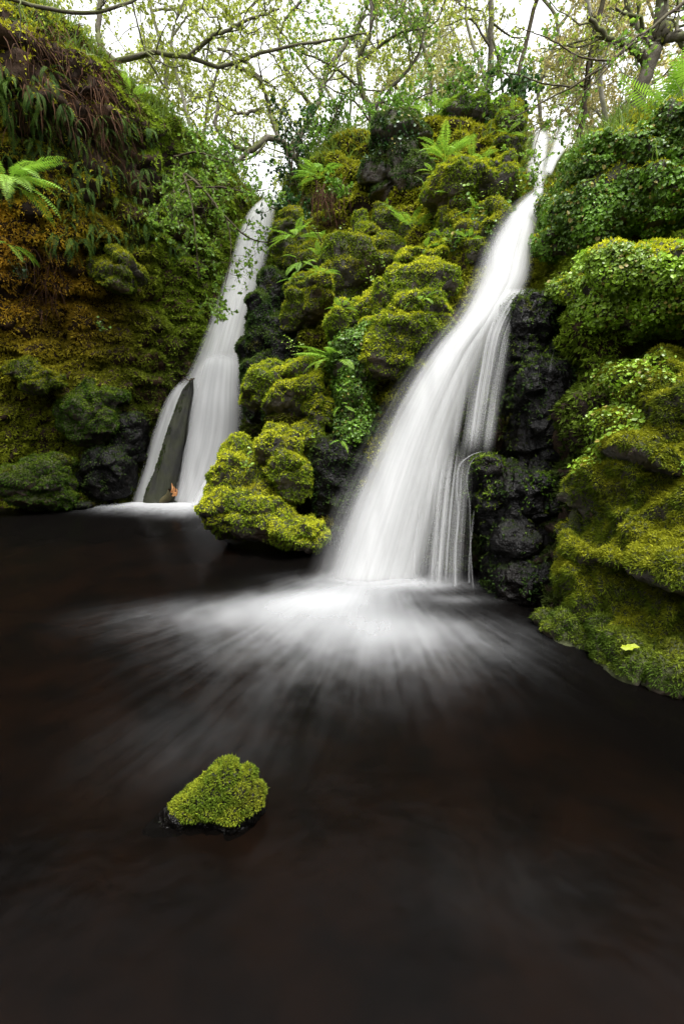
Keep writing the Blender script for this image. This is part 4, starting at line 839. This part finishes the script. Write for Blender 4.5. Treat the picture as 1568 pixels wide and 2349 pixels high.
def stub():
    loc = G(385, 1145); root = empty('broken_wood', loc, 'small splintered orange wood stub at the foot of the log', 'wood')
    tw = spline([P(372, 1152, 6.65), P(388, 1138, 6.62), P(394, 1126, 6.6)], 8); v, t = tube_batch(tw[None], np.linspace(.06, .05, 8)[None], 8); mk('bark', v, t, M_TWIG, root, loc, sm=True)
    for dx, h in ((0, 22), (5, 14), (10, 9), (3, 8)):
        tw = spline([P(392+dx, 1136, 6.6), P(396+dx, 1130-h*.4, 6.58), P(394+dx, 1130-h, 6.57)], 6); v, t = tube_batch(tw[None], np.linspace(.026, .003, 6)[None], 5); mk('splinter', v, t, M_WOOD, root, loc)
stub()
def fallen_leaf():
    V = np.concatenate([ROCKS['foot'][1], ROCKS['bank'][1]]); qq = V - np.array([0, 0, CAMZ]); fw = qq[:, 1]*cp + qq[:, 2]*sp; up = -qq[:, 1]*sp + qq[:, 2]*cp
    d2 = (CX+F*qq[:, 0]/fw-1425)**2 + (CY-F*up/fw-1483)**2; k = np.where(d2 < 200)[0]; c = V[k[np.argmin(fw[k])]] + np.array([0, -.03, .035])
    o = [(-.05, 0), (-.032, .012), (-.028, .022), (-.012, .014), (.0, .02), (.012, .013), (.03, .016), (.05, .0), (.03, -.012), (.012, -.01), (.0, -.018), (-.012, -.011), (-.03, -.014)]
    L = np.array([[c[0]+x, c[1]+y*1.1, c[2]+.006*math.sin(x*60)+y*.35] for x, y in o]); Vv = np.vstack([c, L]); n = len(o)
    Tt = np.array([[0, 1+k, 1+(k+1) % n] for k in range(n)]); lo = c
    tag(mk('fallen_leaf', Vv, Tt, M_LEAF, None, lo, col=np.tile([.42, .50, .03], (len(Vv), 1))), 'fallen yellow green lobed leaf lying on the low mossy toe of rock', 'leaf')
fallen_leaf()

# ------------------------------------------------------------------ small leafy plants
def sprig(u, v, Y, h, n, label, c=LB):
    base = P(u, v, Y); root = empty('small_plant', base, label, 'plant'); rr = np.random.default_rng(int(u+v)); ls, pv = [], []
    m = max(3, n//6)
    for k in range(m):
        e = base + np.array([rr.normal()*h*.35, -abs(rr.normal())*h*.3, h*rr.uniform(.3, 1)]); ls.append(spline([base, (base+e)/2+rr.normal(size=3)*h*.08, e], 6))
    a, b = tube_batch(np.stack(ls), np.tile(np.linspace(.003, .0015, 6), (m, 1)), 4); mk('stem', a, b, M_TWIG, root, base)
    L = np.stack(ls); i = rr.integers(0, m, n); p = L[i, rr.integers(1, 6, n)] + rr.normal(size=(n, 3))*h*.07
    q = flat_leaves(p, np.tile([0, -.5, .6], (n, 1)), np.tile(c*.75, (n, 1)), .035, rr, .35, .004); tag(mk('leaves', q[0], q[1], M_COVER, root, base, col=q[2]), kind='stuff')
for a in ((575, 1085, 4.55, .22, 22, 'upright sprig of bright round leaves on the wide mossy mound'), (668, 815, 5.6, .28, 36, 'bright leafy plant against the black rock of the smaller waterfall'), (850, 655, 5.5, .2, 24, 'leafy plant in the face of the angular mossy step'),
          (880, 615, 5.5, .15, 16, 'tiny plant on the low ledge above the moss cushion'), (1080, 470, 5.4, .25, 40, 'leafy herb on the front of the rounded moss dome'), (1145, 480, 5.3, .22, 30, 'herb sprouting between the moss dome and the water chute'),
          (740, 560, 6.3, .3, 40, 'straggling leafy plant beside the brown skirt of dead fronds'), (1555, 1090, 2.55, .1, 16, 'small herb rooted in the shaggy moss bank'), (720, 1010, 4.75, .08, 8, 'two or three small leaves on the mossy wedge boulder'), (230, 760, 6.6, .25, 40, 'patch of round green leaves low on the left bank', LG), (60, 640, 6.1, .25, 50, 'dark leafy plant under the low fern spray', LD*1.2)):
    sprig(*a)

# young ferns rooted here and there on the mossy steps
for key, cnt in (('step', 3), ('ledge', 2), ('wetledge', 2), ('leftpost', 2), ('dome', 2), ('spill', 1), ('slab', 1), ('post2', 2), ('topmid', 2), ('leafmound', 1)):
    _, V, T = ROCKS[key]; p, n = sample(V, T, -cnt*40, frng, lambda p, n: (n[:, 2] > .2) & faces_pool(p, n, .1))
    for q in p[:cnt]: fern(0, 0, 0, int(frng.integers(4, 7)), frng.uniform(.14, .26), 'small young fern rooted in moss on the rocky outcrop by the falls', LADY, 70, 290, -5, 55, 'young ferns on the mossy rocks', pos=q)
